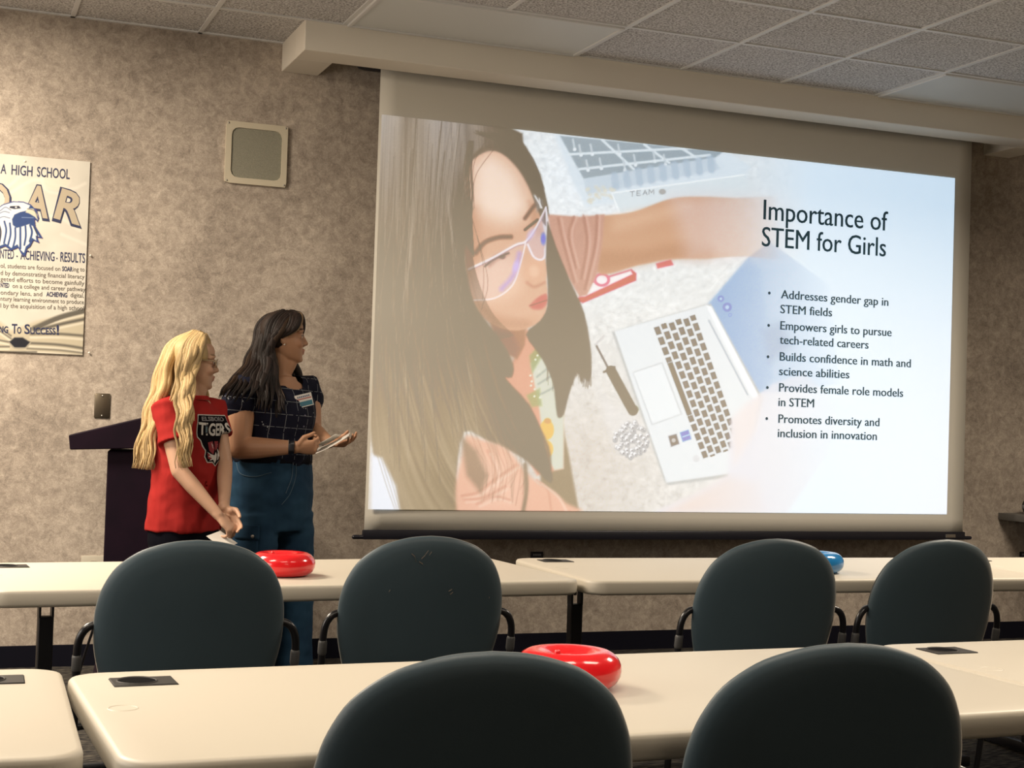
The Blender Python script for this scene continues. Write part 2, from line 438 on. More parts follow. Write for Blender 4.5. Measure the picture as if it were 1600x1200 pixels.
# parts box
cv.poly([(520, 92), (1010, 140), (1075, 180), (1060, 225), (610, 298), (575, 235)], (222, 233, 240), 8)
cv.poly([(535, 95), (1000, 140), (975, 158), (603, 218)], (168, 180, 186), 4)
for a, b in (((655, 107), (745, 190)), ((775, 120), (845, 172)), ((880, 130), (930, 162)), ((560, 148), (940, 128)), ((590, 190), (960, 150))):
    cv.line([a, b], 7, (226, 236, 241), 4)
for x, y in ((572, 106), (590, 122), (622, 120), (610, 165), (648, 160), (700, 120), (715, 165), (745, 150), (800, 140), (830, 150)):
    cv.line([(x, y), (x+5, y+26)], 6, (205, 215, 220), 3); cv.ell(x+5, y+28, 5, 5, (232, 240, 244), 2)
cv.poly([(603, 218), (975, 158), (990, 190), (612, 262)], (206, 219, 228), 5)
for k in range(9): cv.line([(690+34*k, 208-6*k), (694+34*k, 240-6*k)], 20, (188, 203, 216), 8, .8)
for k in range(26): cv.ell(rng.uniform(610, 690), rng.uniform(240, 285), 6, 5, (222, 220, 205), 3, .7)
cv.poly([(682, 258), (1060, 205), (1080, 262), (705, 312)], (222, 232, 236), 4)
cv.line([(682, 258), (1058, 206)], 4, (242, 248, 250), 3); cv.line([(684, 262), (704, 312)], 4, (242, 248, 250), 3)
for (x, y, sh) in ((735, 254, 'T'), (753, 252, 'E'), (771, 250, 'A'), (788, 248, 'M')):
    g = {'T': [[(0, 0), (12, -1)], [(6, 0), (6, 13)]], 'E': [[(1, 0), (1, 13)], [(1, 0), (11, -1)], [(1, 6), (9, 6)], [(1, 13), (11, 12)]],
         'A': [[(0, 13), (6, 0), (12, 13)], [(3, 8), (10, 8)]], 'M': [[(0, 13), (1, 0), (7, 9), (13, 0), (14, 13)]]}[sh]
    for st in g: cv.line([(x+a, y+b) for a, b in st], 2.2, (165, 168, 168), 1.5)
cv.ell(826, 254, 10, 8, (180, 180, 176), 3)
# phone in its pink case
cv.poly([(584, 562), (614, 512), (738, 474), (752, 486), (751, 506), (600, 570)], (205, 66, 92), 4)
cv.poly([(592, 552), (620, 514), (736, 478), (742, 488), (606, 552)], (240, 238, 238), 4)
cv.ell(654, 504, 24, 20, (222, 130, 150), 3); cv.ell(654, 504, 15, 12, (240, 236, 238), 3)
cv.poly([(808, 458), (850, 446), (858, 462), (812, 472)], (214, 92, 112), 4)
# laptop
cv.poly([(957, 572), (1070, 440), (1130, 395), (1300, 520), (1330, 800), (1092, 832)], (158, 187, 220), 5, fade=(1000, 600, 1330, 560))
cv.poly([(957, 574), (1070, 442), (1110, 480), (1140, 780), (1092, 832)], (140, 172, 210), 12, .65, fade=(980, 620, 1180, 600))
for x, y, r in ((992, 558, 9), (1010, 582, 13), (1018, 604, 5)): cv.ell(x, y, r, r, (96, 140, 200), 3); cv.ell(x, y, r*.45, r*.45, (180, 205, 235), 3)
cv.poly([(1110, 650), (1160, 620), (1200, 690), (1130, 740)], (150, 170, 195), 20, .5)
cv.poly([(682, 652), (948, 574), (964, 572), (1112, 842), (1060, 1060), (842, 1088), (832, 1078)], (188, 192, 192), 4)
cv.poly([(690, 650), (950, 576), (960, 580), (1098, 838), (1050, 1050), (838, 1080)], (224, 231, 235), 3)
cv.poly([(950, 576), (966, 580), (1100, 834), (1086, 846)], (240, 246, 250), 4); cv.line([(958, 620), (1068, 830)], 5, (180, 190, 200), 3)
Q = np.array([(797, 637), (921, 602), (1052, 975), (941, 1016)], float)   # keyboard corners
A_ = []
for (x, y), (s, t) in zip(Q, ((0, 0), (6, 0), (6, 14), (0, 14))):
    A_ += [[x, y, 1, 0, 0, 0, -s*x, -s*y, s], [0, 0, 0, x, y, 1, -t*x, -t*y, t]]
A_ = np.array(A_); hh = np.linalg.solve(A_[:, :8], A_[:, 8])
den = hh[6]*X+hh[7]*Y+1; ks = (hh[0]*X+hh[1]*Y+hh[2])/den; kt = (hh[3]*X+hh[4]*Y+hh[5])/den
ks2 = ks - .0; off = np.where((ks.astype(int) % 2) == 0, 0, .35)
fs, ft = ks % 1, (kt+off) % 1
e = np.minimum(np.minimum(fs, 1-fs)/.13, np.minimum(ft, 1-ft)/.13); key = np.clip(e-.6, 0, 1)
space = (ks < 1) & (kt > 3.6) & (kt < 9.2); key = np.where(space, np.clip(np.minimum(fs, 1-fs)/.13-.6, 0, 1)*np.clip(np.minimum(kt-3.6, 9.2-kt)*8, 0, 1), key)
key *= (ks > 0) & (ks < 6) & (kt > 0) & (kt < 14)
tint((92, 90, 92), key); tint((150, 150, 155), .55*key*(np.hypot(fs-.45, ft-.45) < .13)*(~space))
cv.poly([(741, 766), (826, 738), (882, 886), (796, 917)], (196, 202, 206), 3); cv.poly([(744, 768), (824, 742), (878, 885), (798, 913)], (228, 235, 239), 3)
cv.poly([(843, 948), (866, 942), (874, 970), (851, 978)], (108, 104, 108), 3); cv.poly([(876, 938), (900, 930), (908, 956), (884, 964)], (64, 132, 200), 3)
cv.line([(884, 950), (902, 944)], 3, (200, 225, 245), 2); cv.ell(858, 960, 6, 6, (190, 188, 186), 2)
cv.ell(922, 1012, 10, 10, (212, 216, 220), 2)
# screwdriver, bag of beads
cv.line([(638, 690), (676, 762)], 6, (120, 116, 112), 3); cv.line([(636, 688), (660, 664)], 7, (205, 205, 205), 4); cv.line([(660, 766), (690, 752)], 6, (120, 110, 100), 3)
cv.line([(680, 762), (742, 876)], 28, (92, 86, 72), 4); cv.line([(690, 772), (740, 866)], 5, (130, 124, 106), 4); cv.ell(744, 872, 14, 12, (112, 116, 80), 4)
cv.poly([(640, 800), (690, 860), (780, 920), (780, 990), (700, 1000), (660, 900)], (222, 222, 222), 18, .6)
for k in range(95):
    a, r = rng.uniform(0, 2*PI), 52*math.sqrt(rng.uniform(0, 1)); bx, by = 738+r*.95*math.cos(a), 958+r*math.sin(a)
    cv.ell(bx, by, 7.5, 7.5, (176, 178, 180), 2); cv.ell(bx-1.5, by-2, 4.5, 4.5, (238, 240, 242), 2); cv.ell(bx+.5, by+.5, 2, 2, (120, 122, 126), 1.5)
# far arm and sleeve
cv.poly([(650, 322), (740, 312), (850, 274), (940, 268), (1040, 272), (1240, 280), (1240, 440), (1060, 438), (950, 444), (850, 446), (760, 462), (640, 482)], (206, 164, 134), 5, smooth=5, fade=(930, 340, 1160, 330))
cv.poly([(640, 420), (760, 420), (860, 400), (960, 405), (960, 444), (850, 446), (760, 462), (640, 482)], (182, 136, 106), 22, .55, smooth=4)
cv.poly([(690, 325), (800, 300), (900, 284), (900, 310), (780, 345), (690, 365)], (224, 188, 160), 24, .6, smooth=4)
cv.poly([(850, 270), (940, 264), (1240, 270), (1240, 440), (900, 446)], (224, 206, 204), 40, .5, fade=(980, 350, 1230, 345))
cv.poly([(500, 318), (590, 325), (662, 318), (656, 400), (640, 490), (612, 548), (590, 552), (548, 480), (515, 420)], (200, 158, 140), 5)
for P in ([(602, 322), (612, 400), (596, 500)], [(640, 322), (634, 410), (606, 530)], [(575, 325), (560, 380), (580, 470)], [(530, 330), (545, 400), (575, 510)]):
    cv.line(P, 7, (176, 130, 112), 7, .7, 4); cv.line([(x+9, y) for x, y in P], 5, (222, 184, 168), 6, .7, 4)
# near hand and forearm, washed out
cv.poly([(1010, 1060), (1022, 900), (1060, 860), (1140, 800), (1230, 770), (1330, 860), (1300, 1000), (1180, 1165), (800, 1165), (900, 1120)], (222, 224, 232), 8, .96, smooth=0, fade=(1080, 1000, 1420, 960))
cv.poly([(830, 1165), (930, 1110), (1010, 1062), (1100, 1080), (1120, 1165)], (226, 208, 198), 22, .75, fade=(900, 1140, 1160, 1120))
cv.poly([(1022, 900), (1060, 860), (1110, 830), (1090, 930), (1030, 1030)], (232, 222, 218), 16, .6)
# seat, clothes
cv.poly([(540, 900), (560, 1000), (590, 1165), (480, 1165), (480, 900)], (150, 134, 108), 6)
cv.poly([(360, 800), (410, 720), (440, 640), (480, 700), (545, 800), (545, 1040), (470, 1060), (380, 900)], (214, 160, 136), 6)
cv.poly([(452, 742), (492, 700), (530, 760), (548, 830), (545, 1040), (520, 1045), (492, 1000), (478, 880)], (206, 210, 196), 5)
cv.poly([(448, 720), (475, 690), (490, 712), (456, 770)], (150, 160, 108), 6, .8); cv.poly([(440, 832), (478, 812), (484, 862), (455, 866)], (158, 166, 112), 6, .8)
for k in range(12): cv.ell(rng.uniform(450, 485), rng.uniform(715, 850), 3, 3, (226, 230, 214), 2)
for P in ([(470, 780), (520, 740)], [(474, 800), (530, 765)], [(480, 830), (536, 800)]): cv.line(P, 6, (150, 158, 150), 5, .7)
cv.ell(498, 930, 20, 28, (226, 186, 84), 4); cv.ell(494, 985, 22, 26, (226, 186, 84), 4); cv.ell(500, 905, 10, 8, (206, 160, 60), 4)
cv.poly([(180, 50), (392, 72), (440, 128), (480, 205), (502, 300), (496, 352), (470, 330), (262, 420), (200, 420)], (118, 104, 86), 5)
# neck, face
cv.poly([(330, 610), (440, 620), (436, 690), (414, 730), (366, 700)], (170, 128, 102), 6)
cv.poly([(340, 650), (400, 655), (420, 700), (404, 735), (350, 690)], (140, 104, 82), 14, .6)
face = [(262, 215), (285, 168), (330, 140), (372, 148), (415, 190), (445, 240), (466, 292), (486, 345), (494, 395), (490, 430), (498, 470), (497, 505), (500, 535), (497, 560), (498, 585), (488, 612), (462, 634), (415, 648), (365, 640), (318, 612), (288, 565), (274, 500), (262, 420), (268, 330)]
cv.poly(face, (216, 176, 150), 4, smooth=4)
cv.poly([(290, 180), (340, 150), (400, 190), (430, 250), (440, 300), (400, 340), (340, 330), (295, 290)], (243, 224, 208), 40, .9, smooth=4)
cv.poly([(285, 480), (360, 440), (430, 470), (420, 540), (350, 570), (295, 540)], (232, 198, 174), 26, .7, smooth=4)
cv.poly([(295, 560), (350, 600), (420, 615), (470, 610), (450, 640), (400, 648), (340, 630)], (184, 138, 110), 16, .55, smooth=4)
cv.poly([(262, 300), (300, 300), (310, 420), (290, 540), (270, 480)], (178, 132, 104), 26, .5)
cv.poly([(446, 280), (470, 300), (492, 380), (470, 380), (452, 330)], (184, 140, 112), 12, .5)
# brows, eyes, nose, mouth
cv.line([(296, 428), (322, 398), (360, 384), (396, 382)], 13, (122, 92, 72), 8, .8, 5); cv.line([(436, 330), (456, 302), (474, 282)], 11, (122, 92, 72), 7, .8, 5)
cv.poly([(325, 455), (352, 432), (384, 420), (392, 432), (360, 448), (335, 470)], (150, 112, 92), 7, .7)
cv.line([(322, 466), (348, 446), (390, 428)], 5, (84, 62, 52), 4, .9, 5); cv.ell(372, 440, 9, 6, (80, 60, 52), 4, .7)
cv.line([(436, 362), (456, 346), (472, 334)], 7, (80, 60, 50), 5, .9, 5)
cv.poly([(425, 480), (450, 440), (480, 420), (494, 470), (494, 500), (470, 522), (440, 520)], (222, 178, 150), 12, .7, smooth=4)
cv.line([(442, 512), (462, 524), (492, 512)], 8, (170, 118, 96), 8, .45, 5); cv.ell(462, 480, 14, 16, (236, 198, 172), 12, .7)
cv.poly([(448, 578), (470, 556), (496, 544), (500, 566), (486, 586), (460, 588)], (204, 122, 112), 5, smooth=4); cv.line([(450, 578), (474, 570), (498, 562)], 3, (150, 84, 78), 3, .8, 4)
cv.poly([(440, 610), (480, 600), (490, 612), (460, 632)], (222, 180, 152), 12, .5)
# safety glasses
cv.poly([(280, 472), (340, 440), (410, 400), (438, 400), (424, 452), (400, 520), (350, 556), (300, 562), (280, 530)], (226, 208, 214), 10, .26, smooth=4)
cv.poly([(436, 398), (468, 352), (494, 320), (497, 420), (484, 446), (456, 436)], (206, 196, 226), 8, .35, smooth=4)
for P in ([(276, 474), (340, 444), (408, 406), (440, 394), (470, 352), (496, 298)],):
    cv.line(P, 6, (240, 236, 242), 4, .9, 5); cv.line([(x, y+5) for x, y in P], 2.5, (160, 136, 150), 3, .7, 5)
cv.line([(438, 398), (424, 455), (400, 520), (350, 556), (290, 562)], 3.5, (244, 240, 244), 3, .9, 5); cv.line([(496, 300), (500, 400), (488, 444), (462, 440), (444, 404)], 5, (238, 236, 246), 3, .9, 5)
cv.line([(420, 430), (404, 490), (370, 530)], 14, (170, 150, 226), 12, .55, 5); cv.ell(410, 466, 8, 16, (206, 190, 246), 8, .7, .3); cv.ell(488, 388, 7, 16, (84, 120, 216), 6, .9); cv.ell(452, 375, 9, 18, (200, 190, 240), 8, .5, .5)
cv.poly([(458, 250), (482, 246), (490, 290), (470, 312)], (150, 146, 140), 6, .7); cv.line([(462, 262), (484, 300)], 4, (224, 224, 224), 3); cv.line([(474, 250), (480, 300)], 3, (224, 224, 224), 3)
# hair: a dark curtain on the left, a strand mass on the right of the face
H1 = [(20, 20), (390, 70), (430, 130), (462, 190), (490, 262), (474, 268), (446, 222), (418, 182), (380, 146), (338, 128), (306, 134), (280, 170), (266, 222), (272, 270), (288, 302), (272, 345), (264, 420), (272, 500), (290, 570), (338, 640), (375, 690), (402, 745), (398, 780), (380, 785), (448, 860), (490, 960), (512, 1062), (500, 1075), (430, 1010), (330, 960), (262, 935), (240, 1060), (246, 1165), (75, 1165), (0, 960), (0, 700), (10, 300)]
H2 = [(500, 340), (520, 400), (560, 500), (604, 600), (624, 720), (618, 790), (604, 780), (596, 796), (584, 770), (560, 830), (546, 885), (530, 894), (524, 860), (514, 790), (480, 720), (440, 660), (478, 622), (500, 580), (500, 500), (496, 440)]
keep_c = cv.c.copy(); cv.c[:] = 0; cv.poly(H1, (255, 255, 255), 6, smooth=3); cv.poly(H2, (255, 255, 255), 5, smooth=3); hair = cv.c[..., 0]/255.; cv.c = keep_c
cv.poly(H1, (118, 103, 83), 6, smooth=3); cv.poly(H2, (100, 88, 71), 5, smooth=3)
left = 1-ramp(X, 210, 420)
tint((174, 168, 162), ramp(Y, 470, 40)*hair*left*.9)
tint((146, 132, 112), np.exp(-((X-110)/55)**2)*ramp(Y, 700, 350)*hair*.6)
tint((92, 79, 62), .65*hair*np.exp(-((X-258)/38)**2)*ramp(Y, 180, 420)*(1-ramp(Y, 700, 900)))
tint((98, 84, 66), .6*hair*np.exp(-((X-360)/60)**2)*ramp(Y, 640, 760)*(1-ramp(Y, 900, 1050)))
tint((166, 149, 120), ramp(Y, 620, 1000)*hair*.85*(1-ramp(X, 280, 440)))
tint((88, 76, 61), .5*hair*ramp(X, 380, 460)*ramp(Y, 60, 130)*(1-ramp(Y, 300, 420)))
flow = X-.00042*np.clip(Y-420, 0, None)**2*np.clip(X/330, .1, 1.3)+18*np.sin(Y/260+X/160)
cv.noise(7, 3, 260, hair, 21, flow, Y); cv.noise(6, 7, 420, hair, 22, flow, Y); cv.noise(5, 22, 500, hair, 23, flow, Y)
for k in range(110):
    a = rng.uniform(0, 1); x0 = 40+230*a+rng.normal(0, 8); x1 = x0-30+rng.normal(0, 12)+120*max(0, a-.55); tone = rng.uniform() > .5
    y0 = rng.uniform(40, 420); P = np.array([(x0, y0), (x0-8-14*a, y0+200), (x1-6, y0+420), (x1+60*max(0, a-.4), y0+rng.uniform(520, 720))])
    P = P[P[:, 1] < 1150]
    if len(P) > 2: cv.line(P, rng.uniform(1.2, 2.6), (188, 178, 162) if tone else (84, 72, 56), 2.2, rng.uniform(.15, .38), 5)
for k in range(46):   # from the parting over the right temple
    t = k/45; P = [(286+60*t, 84+4*t), (350+50*t, 112-8*t), (418+38*t, 176-22*t), (462+26*t, 262-20*t)]
    cv.line([(x+rng.normal(0, 3), y+rng.normal(0, 3)) for x, y in P], 1.8, (78, 66, 52) if k % 3 else (150, 138, 122), 2, .5, 5)
for k in range(40):   # hairline at the left of the forehead
    t = rng.uniform(0, 1); x = 262+26*t; P = [(276+14*t, 110), (x-2, 190), (x+2*t, 260), (x+12-14*t, 320), (x+4, 400+40*t)]
    cv.line(P, 1.6, (86, 73, 58) if k % 4 else (160, 146, 128), 2, .45, 5)
for k in range(30): cv.line([(262+k*.6, 330), (270+k*.8, 470), (292+k*1.6, 590), (340+k*2.2, 680-k*.6)], 1.6, (90, 76, 60), 2, .3, 5)
for P in ([(300, 380), (318, 470), (316, 560)], [(286, 330), (330, 500), (312, 590)], [(330, 100), (290, 180), (292, 300)], [(350, 130), (300, 200), (286, 260)]): cv.line(P, 1.8, (112, 92, 76), 2, .6, 6)
for k in range(44):
    t = k/43; cv.line([(502+14*t, 350+70*t), (520+44*t, 520), (500+110*t, 690), (500+118*t+rng.normal(0, 5), 760+20*t+rng.uniform(-30, 90)*(1-t))], 1.7, (72, 62, 48) if k % 3 else (140, 126, 106), 2, .42, 5)
for k in range(14): cv.line([(596+k*2, 700+k*3), (604+k*1.5, 760), (598+k*2, 800+rng.uniform(-10, 14))], 1.6, (96, 84, 68), 2, .6, 4)
for k in range(10): cv.line([(432+k*5, 116+k*13), (474+k*3, 196+k*12), (496+k, 290+k*4)], 1.3, (104, 94, 84), 2, .55, 5)
# near sleeve in front of the hair, white patch low left
cv.poly([(242, 1165), (240, 1085), (258, 1000), (270, 948), (312, 958), (385, 985), (440, 1052), (478, 1082), (520, 1108), (552, 1138), (580, 1166)], (226, 178, 154), 9, smooth=3)
cv.poly([(300, 1010), (380, 1010), (430, 1080), (420, 1160), (300, 1160)], (236, 194, 172), 40, .6)
for P in ([(256, 1118), (300, 1108), (352, 1070), (410, 1030)], [(262, 1128), (320, 1122), (380, 1090)], [(300, 1140), (350, 1120), (392, 1130)], [(330, 990), (352, 1040), (350, 1080)]):
    cv.line(P, 5, (196, 144, 120), 9, .7, 5); cv.line([(x+8, y+8) for x, y in P], 5, (244, 212, 194), 8, .6, 5)
cv.line([(470, 1072), (500, 1100), (512, 1166)], 5, (202, 152, 128), 7, .7, 5); cv.line([(484, 1084), (530, 1120), (556, 1166)], 6, (246, 216, 200), 7, .6, 5)
for k in range(22):
    t = k/21; P = [(262+150*t, 905-40*t), (300+140*t+rng.normal(0, 6), 985), (318+130*t, 1050+rng.normal(0, 12)), (316+120*t+rng.normal(0, 9), 1080+rng.uniform(0, 70))]
    cv.line(P, 2.4, (112, 96, 76) if k % 3 else (152, 136, 112), 3.5, .3, 5)
cv.line([(436, 1030), (440, 1100), (430, 1166)], 12, (140, 122, 100), 8, .85, 4); cv.line([(440, 860), (500, 980), (506, 1070)], 10, (126, 110, 90), 8, .8, 4)
cv.poly([(250, 940), (300, 990), (330, 1060), (310, 1110), (270, 1060)], (132, 114, 92), 12, .7)
cv.poly([(0, 1165), (0, 1000), (30, 1010), (70, 1090), (82, 1165)], (226, 232, 242), 8); 
for k in range(7): cv.line([(10+k*7, 980), (40+k*9, 1080), (70+k*6, 1166)], 2, (150, 136, 112), 3, .55, 5)
cv.noise(2.2, 2.2, 2.2, None, 31)
# what the projector adds on top of the room light on the fabric
tgt = np.clip(cv.c, 0, 255)/255.; tgt = np.where(tgt <= .04045, tgt/12.92, ((tgt+.055)/1.055)**2.4)
room = np.array(SLIDE_BASE)
emit = np.clip(tgt-room, 0, None)
M_slide = bpy.data.materials.new('projected_light'); M_slide.use_nodes = True
nt = M_slide.node_tree; b = nt.nodes['Principled BSDF']; b.inputs['Base Color'].default_value = (.62, .59, .52, 1); b.inputs['Roughness'].default_value = .9
b.inputs['Specular IOR Level'].default_value = .1
at = nt.nodes.new('ShaderNodeAttribute'); at.attribute_name = 'col'
nt.links.new(at.outputs['Color'], b.inputs['Emission Color']); b.inputs['Emission Strength'].default_value = 1.0
yo = -.004
slide = picture_mesh('projected_slide', S(PX0, PZ0, yo), S(PX1, PZ0, yo), S(PX0, PZ1, yo), NU, NV, emit, M_slide, scr, linear=True)
slide['label'] = 'projected slide of a girl at a laptop beside bullet points'
M_ink = mat('slide_lettering', (.055, .125, .18), .9, spec=.1)
M_ink2 = mat('slide_small_lettering', (.09, .15, .19), .9, spec=.1)
def slide_line(bm, s, x0, y0, x1, y1, cap, bold=0, stroke=.0026):
    """x0,y0 -> x1,y1 the measured baseline, cap height in the same units"""
    A, B = on_y(x0, y0, SCY), on_y(x1, y1, SCY); ctr = Vector((3.85, SCY, sz0))
    w = (B-A).length; k = (on_y(x0, y0-cap, SCY)-A).length
    for j in (0, 1): put_text(bm, s, Vector((A.x+j*stroke, SCY+yo-.003-j*.0002, (A.z+B.z)/2))-ctr, Vector((1, 0, 0)), Vector((0, 0, 1)), w-stroke, k, bold)
bm = bmesh.new()
slide_line(bm, 'Importance of', 1191.5, 346, 1386, 358, 31)
slide_line(bm, 'STEM for Girls', 1189, 386, 1383, 399.5, 30)
obj('title_lettering', bm, M_ink, slide)
BUL = [('Addresses gender gap in', 1219, 467.5, 1387, 477, 'STEM fields', 1218, 490, 1299, 494, 1201, 458),
       ('Empowers girls to pursue', 1218, 516, 1392, 524.5, 'tech-related careers', 1217, 538.5, 1356, 543.5, 1200, 508.5),
       ('Builds confidence in math and', 1217, 565, 1422, 572.5, 'science abilities', 1216, 587, 1326, 590.5, 1199, 557.5),
       ('Provides female role models', 1216, 612.5, 1410, 619.5, 'in STEM', 1215, 635, 1271, 636, 1198, 605.5),
       ('Promotes diversity and', 1215, 661, 1373, 665.5, 'inclusion in innovation', 1214, 683, 1369, 687.5, 1197, 654)]
for s1, a, b_, c, d, s2, e_, f_, g_, h_, bx, by in BUL:
    bm = bmesh.new(); slide_line(bm, s1, a, b_, c, d, 13.2); slide_line(bm, s2, e_, f_, g_, h_, 13.2)
    o = on_y(bx, by, SCY)-Vector((3.85, SCY, sz0)); vs_ = [bm.verts.new((o.x+.0085*math.cos(k*PI/6), yo-.003, o.z+.0085*math.sin(k*PI/6))) for k in range(12)]; bm.faces.new(vs_)
    obj('bullet_lettering', bm, M_ink2, slide)
# ================================================================ things on the wall
wy = WALL_Y
def W(px, py, y=WALL_Y): return on_y(px, py, y)
# loudspeaker grille
t = thing('wall_speaker', 'square cream wall loudspeaker with grey mesh grille', 'wall speaker', (1.449, wy, 2.548))
M_cream = mat('cream_enamel', (.56, .50, .38), .45)
M_mesh = mat('perforated_mesh', (.30, .29, .22), .6, bump=(260, .5, .002), var=(420, (.18, .17, .13), 1))
h = .156
bm = bmesh.new(); outer = rrect(-h, -h, h, h, .006, 3); inner = rrect(-.128, -.126, .128, .126, .035, 6)
def frame_prism(bm, outer, inner, y0, y1):
    n = 48
    def rs(P):
        P = np.array(P+[P[0]]); d = np.r_[0, np.cumsum(np.hypot(*np.diff(P, axis=0).T))]; q = np.linspace(0, d[-1], n, endpoint=False)
        return [(np.interp(k, d, P[:, 0]), np.interp(k, d, P[:, 1])) for k in q]
    # same angular order, started at the same corner
    O, I = rs(outer), rs(inner)
    L = [[bm.verts.new((x, y, z)) for x, z in ring] for ring, y in ((O, y1), (O, y0), (I, y0), (I, y1))]
    for r in range(4):
        for k in range(n):
            a, b = L[r], L[(r+1) % 4]; bm.faces.new((a[k], a[(k+1) % n], b[(k+1) % n], b[k]))
frame_prism(bm, outer, inner, -.016, 0); obj('frame', bm, M_cream, t, sharp=35)
bm = bmesh.new(); prism(bm, rrect(-.130, -.128, .130, .128, .035, 6), -.010, -.004); obj('grille', bm, M_mesh, t)
for sx in (-1, 1):
    for sz in (-1, 1):
        bm = bmesh.new(); ball(bm, (sx*.145, -.016, sz*.145), (.005, .003, .005), 8); obj('screw', bm, M_steel, t, smooth=True)
# blank steel plate
a, b = W(147, 615), W(172, 653); c = (a+b)/2
M_plate = mat('dull_bronze_steel', (.20, .165, .12), .38, .9, bump=(90, .08, .001))
t = thing('blank_wall_plate', 'dark steel blank wall plate above the lectern', 'wall plate', (c.x, wy, c.z))
bm = bmesh.new(); box(bm, (-.037, -.008, -.060), (.037, 0, .060), .005, 2); obj('plate', bm, M_plate, t, sharp=40)
for sz in (-1, 1):
    bm = bmesh.new(); ball(bm, (0, -.0085, sz*.048), (.0045, .003, .0045), 8); obj('screw', bm, M_steel, t, smooth=True)
# double receptacle plate, left
a = W(127, 868)
M_ivory = mat('ivory_plastic', (.46, .42, .34), .4); M_slot = mat('dark_slot', (.02, .02, .02), .6)
M_brass = mat('brass_screw', (.75, .6, .3), .3, 1)
t = thing('wall_outlet', 'ivory double wall outlet low on the wall left of the lectern', 'wall outlet', (a.x+.095, wy, a.z-.058))
bm = bmesh.new(); box(bm, (-.095, -.007, -.058), (.095, 0, .058), .003, 2); obj('plate', bm, M_ivory, t, sharp=40)
for sx in (-1, 1):
    bm = bmesh.new()
    prism(bm, [(sx*.038+x, z) for x, z in rrect(-.017, .006, .017, .036, .008, 4)], -.010, -.006); prism(bm, [(sx*.038+x, z) for x, z in rrect(-.017, -.036, .017, -.006, .008, 4)], -.010, -.006)
    rc = obj('receptacle', bm, M_ivory, t)
    bm = bmesh.new()
    for zz in (.022, -.020):
        for dx in (-.006, .006): box(bm, (sx*.038+dx-.001, -.0106, zz-.004), (sx*.038+dx+.001, -.009, zz+.005))
    obj('slots', bm, M_slot, rc)
    bm = bmesh.new(); ball(bm, (sx*.038, -.008, 0), (.004, .003, .004), 8); obj('screw', bm, M_brass, t, smooth=True)
# black floor-level boxes
M_grey = mat('grey_print', (.22, .22, .23), .6)
def black_box(px, label):
    a = W(px, 862); t = thing('black_outlet_plate', label, 'outlet plate', (a.x, wy, a.z-.058), 0, 'black outlet plates under the screen')
    bm = bmesh.new(); box(bm, (-.036, -.010, -.058), (.036, 0, .058), .003, 2); obj('plate', bm, M_bar, t, sharp=40)
    bm = bmesh.new(); 
    for k in range(5): box(bm, (-.024+k*.0096, -.0115, .036), (-.017+k*.0096, -.0095, .048))
    obj('marking', bm, M_grey, t)
    bm = bmesh.new(); prism(bm, [(x, z) for x, z in rrect(-.017, -.004, .017, .026, .009, 4)], -.0125, -.009); rc = obj('receptacle', bm, M_slot, t)
    bm = bmesh.new()
    for dx in (-.008, .008): prism(bm, [(dx-.005, .004), (dx+.001, .004), (dx+.004, .02), (dx-.002, .02)], -.0135, -.012)
    obj('slots', bm, M_grey, rc)
black_box(838.5, 'small black outlet plate below the middle of the screen')
black_box(1600, 'small black outlet plate at the right, below the wall shelf')
# shelf at the right with a small round gadget
M_shelf = mat('grey_laminate', (.13, .125, .115), .5)
t = thing('wall_shelf', 'thick grey wall shelf at the right edge of the room', 'shelf', (6.14, wy, .733))
bm = bmesh.new(); box(bm, (0, -.62, .0), (1.1, 0, .043), .004, 2); obj('board', bm, M_shelf, t, sharp=40)
for x in (.25, .85):
    bm = bmesh.new(); prism(bm, [(-.40, 0), (0, 0), (0, -.30), (-.02, -.30), (-.05, -.05), (-.40, -.02)], x-.012, x+.012, 'x'); obj('bracket', bm, M_shelf, t)
t = thing('gadget', 'round black gadget with a grey band on the wall shelf', 'gadget', (6.272, 7.20, .776))
bm = bmesh.new(); ringloft(bm, [((0, 0, z), (r, 0, 0), (0, r, 0)) for r, z in ((.022, 0), (.036, .012), (.044, .032), (.045, .060), (.036, .082), (.020, .092))], 10); obj('body', bm, M_bar, t, sharp=30)
bm = bmesh.new(); ringloft(bm, [((0, 0, z), (r, 0, 0), (0, r, 0)) for r, z in ((.0445, .034), (.0462, .037), (.0465, .053), (.0455, .056))], 20); obj('band', bm, M_grey, t, smooth=True)

# ---------------------------------------------------------------- poster
PY = WALL_Y-.008
pr, pb = on_y(141, 253, PY), on_y(136, 555, PY)
pw, ph = .61, pr.z-pb.z
po = thing('poster', 'cream school poster with a navy eagle head and open book', 'poster', (pr.x-pw/2, PY, pb.z))
po.rotation_euler = (0, 0, 0)
bm = bmesh.new(); box(bm, (-pw/2, 0, 0), (pw/2, .006, ph), .001, 1); obj('board', bm, mat('poster_board', (.66, .60, .48), .5), po)
nu, nv = 320, 492
uu, vv = np.meshgrid(np.linspace(0, 1, nu), np.linspace(0, 1, nv))
qx, qy = to_photo(pr.x-pw+pw*uu, pb.z+ph*vv, PY)
cv = Canvas(qx*3.53, (qy-230)*3.53, (222, 216, 200))
X, Y = cv.X, cv.Y
cv.noise(4, 60, 60, None, 5)
for P in ([(60, 250), (200, 180), (380, 230), (470, 200)], [(150, 420), (300, 380), (440, 460)], [(230, 150), (260, 240), (420, 260)], [(340, 480), (480, 540)], [(-100, 300), (40, 220), (160, 110)]):
    cv.line(P, 14, (244, 238, 222), 16, .6, 8)
cv.ell(310, 180, 80, 60, (240, 232, 212), 10, .5); cv.ell(310, 180, 70, 52, (232, 223, 200), 10, .5)
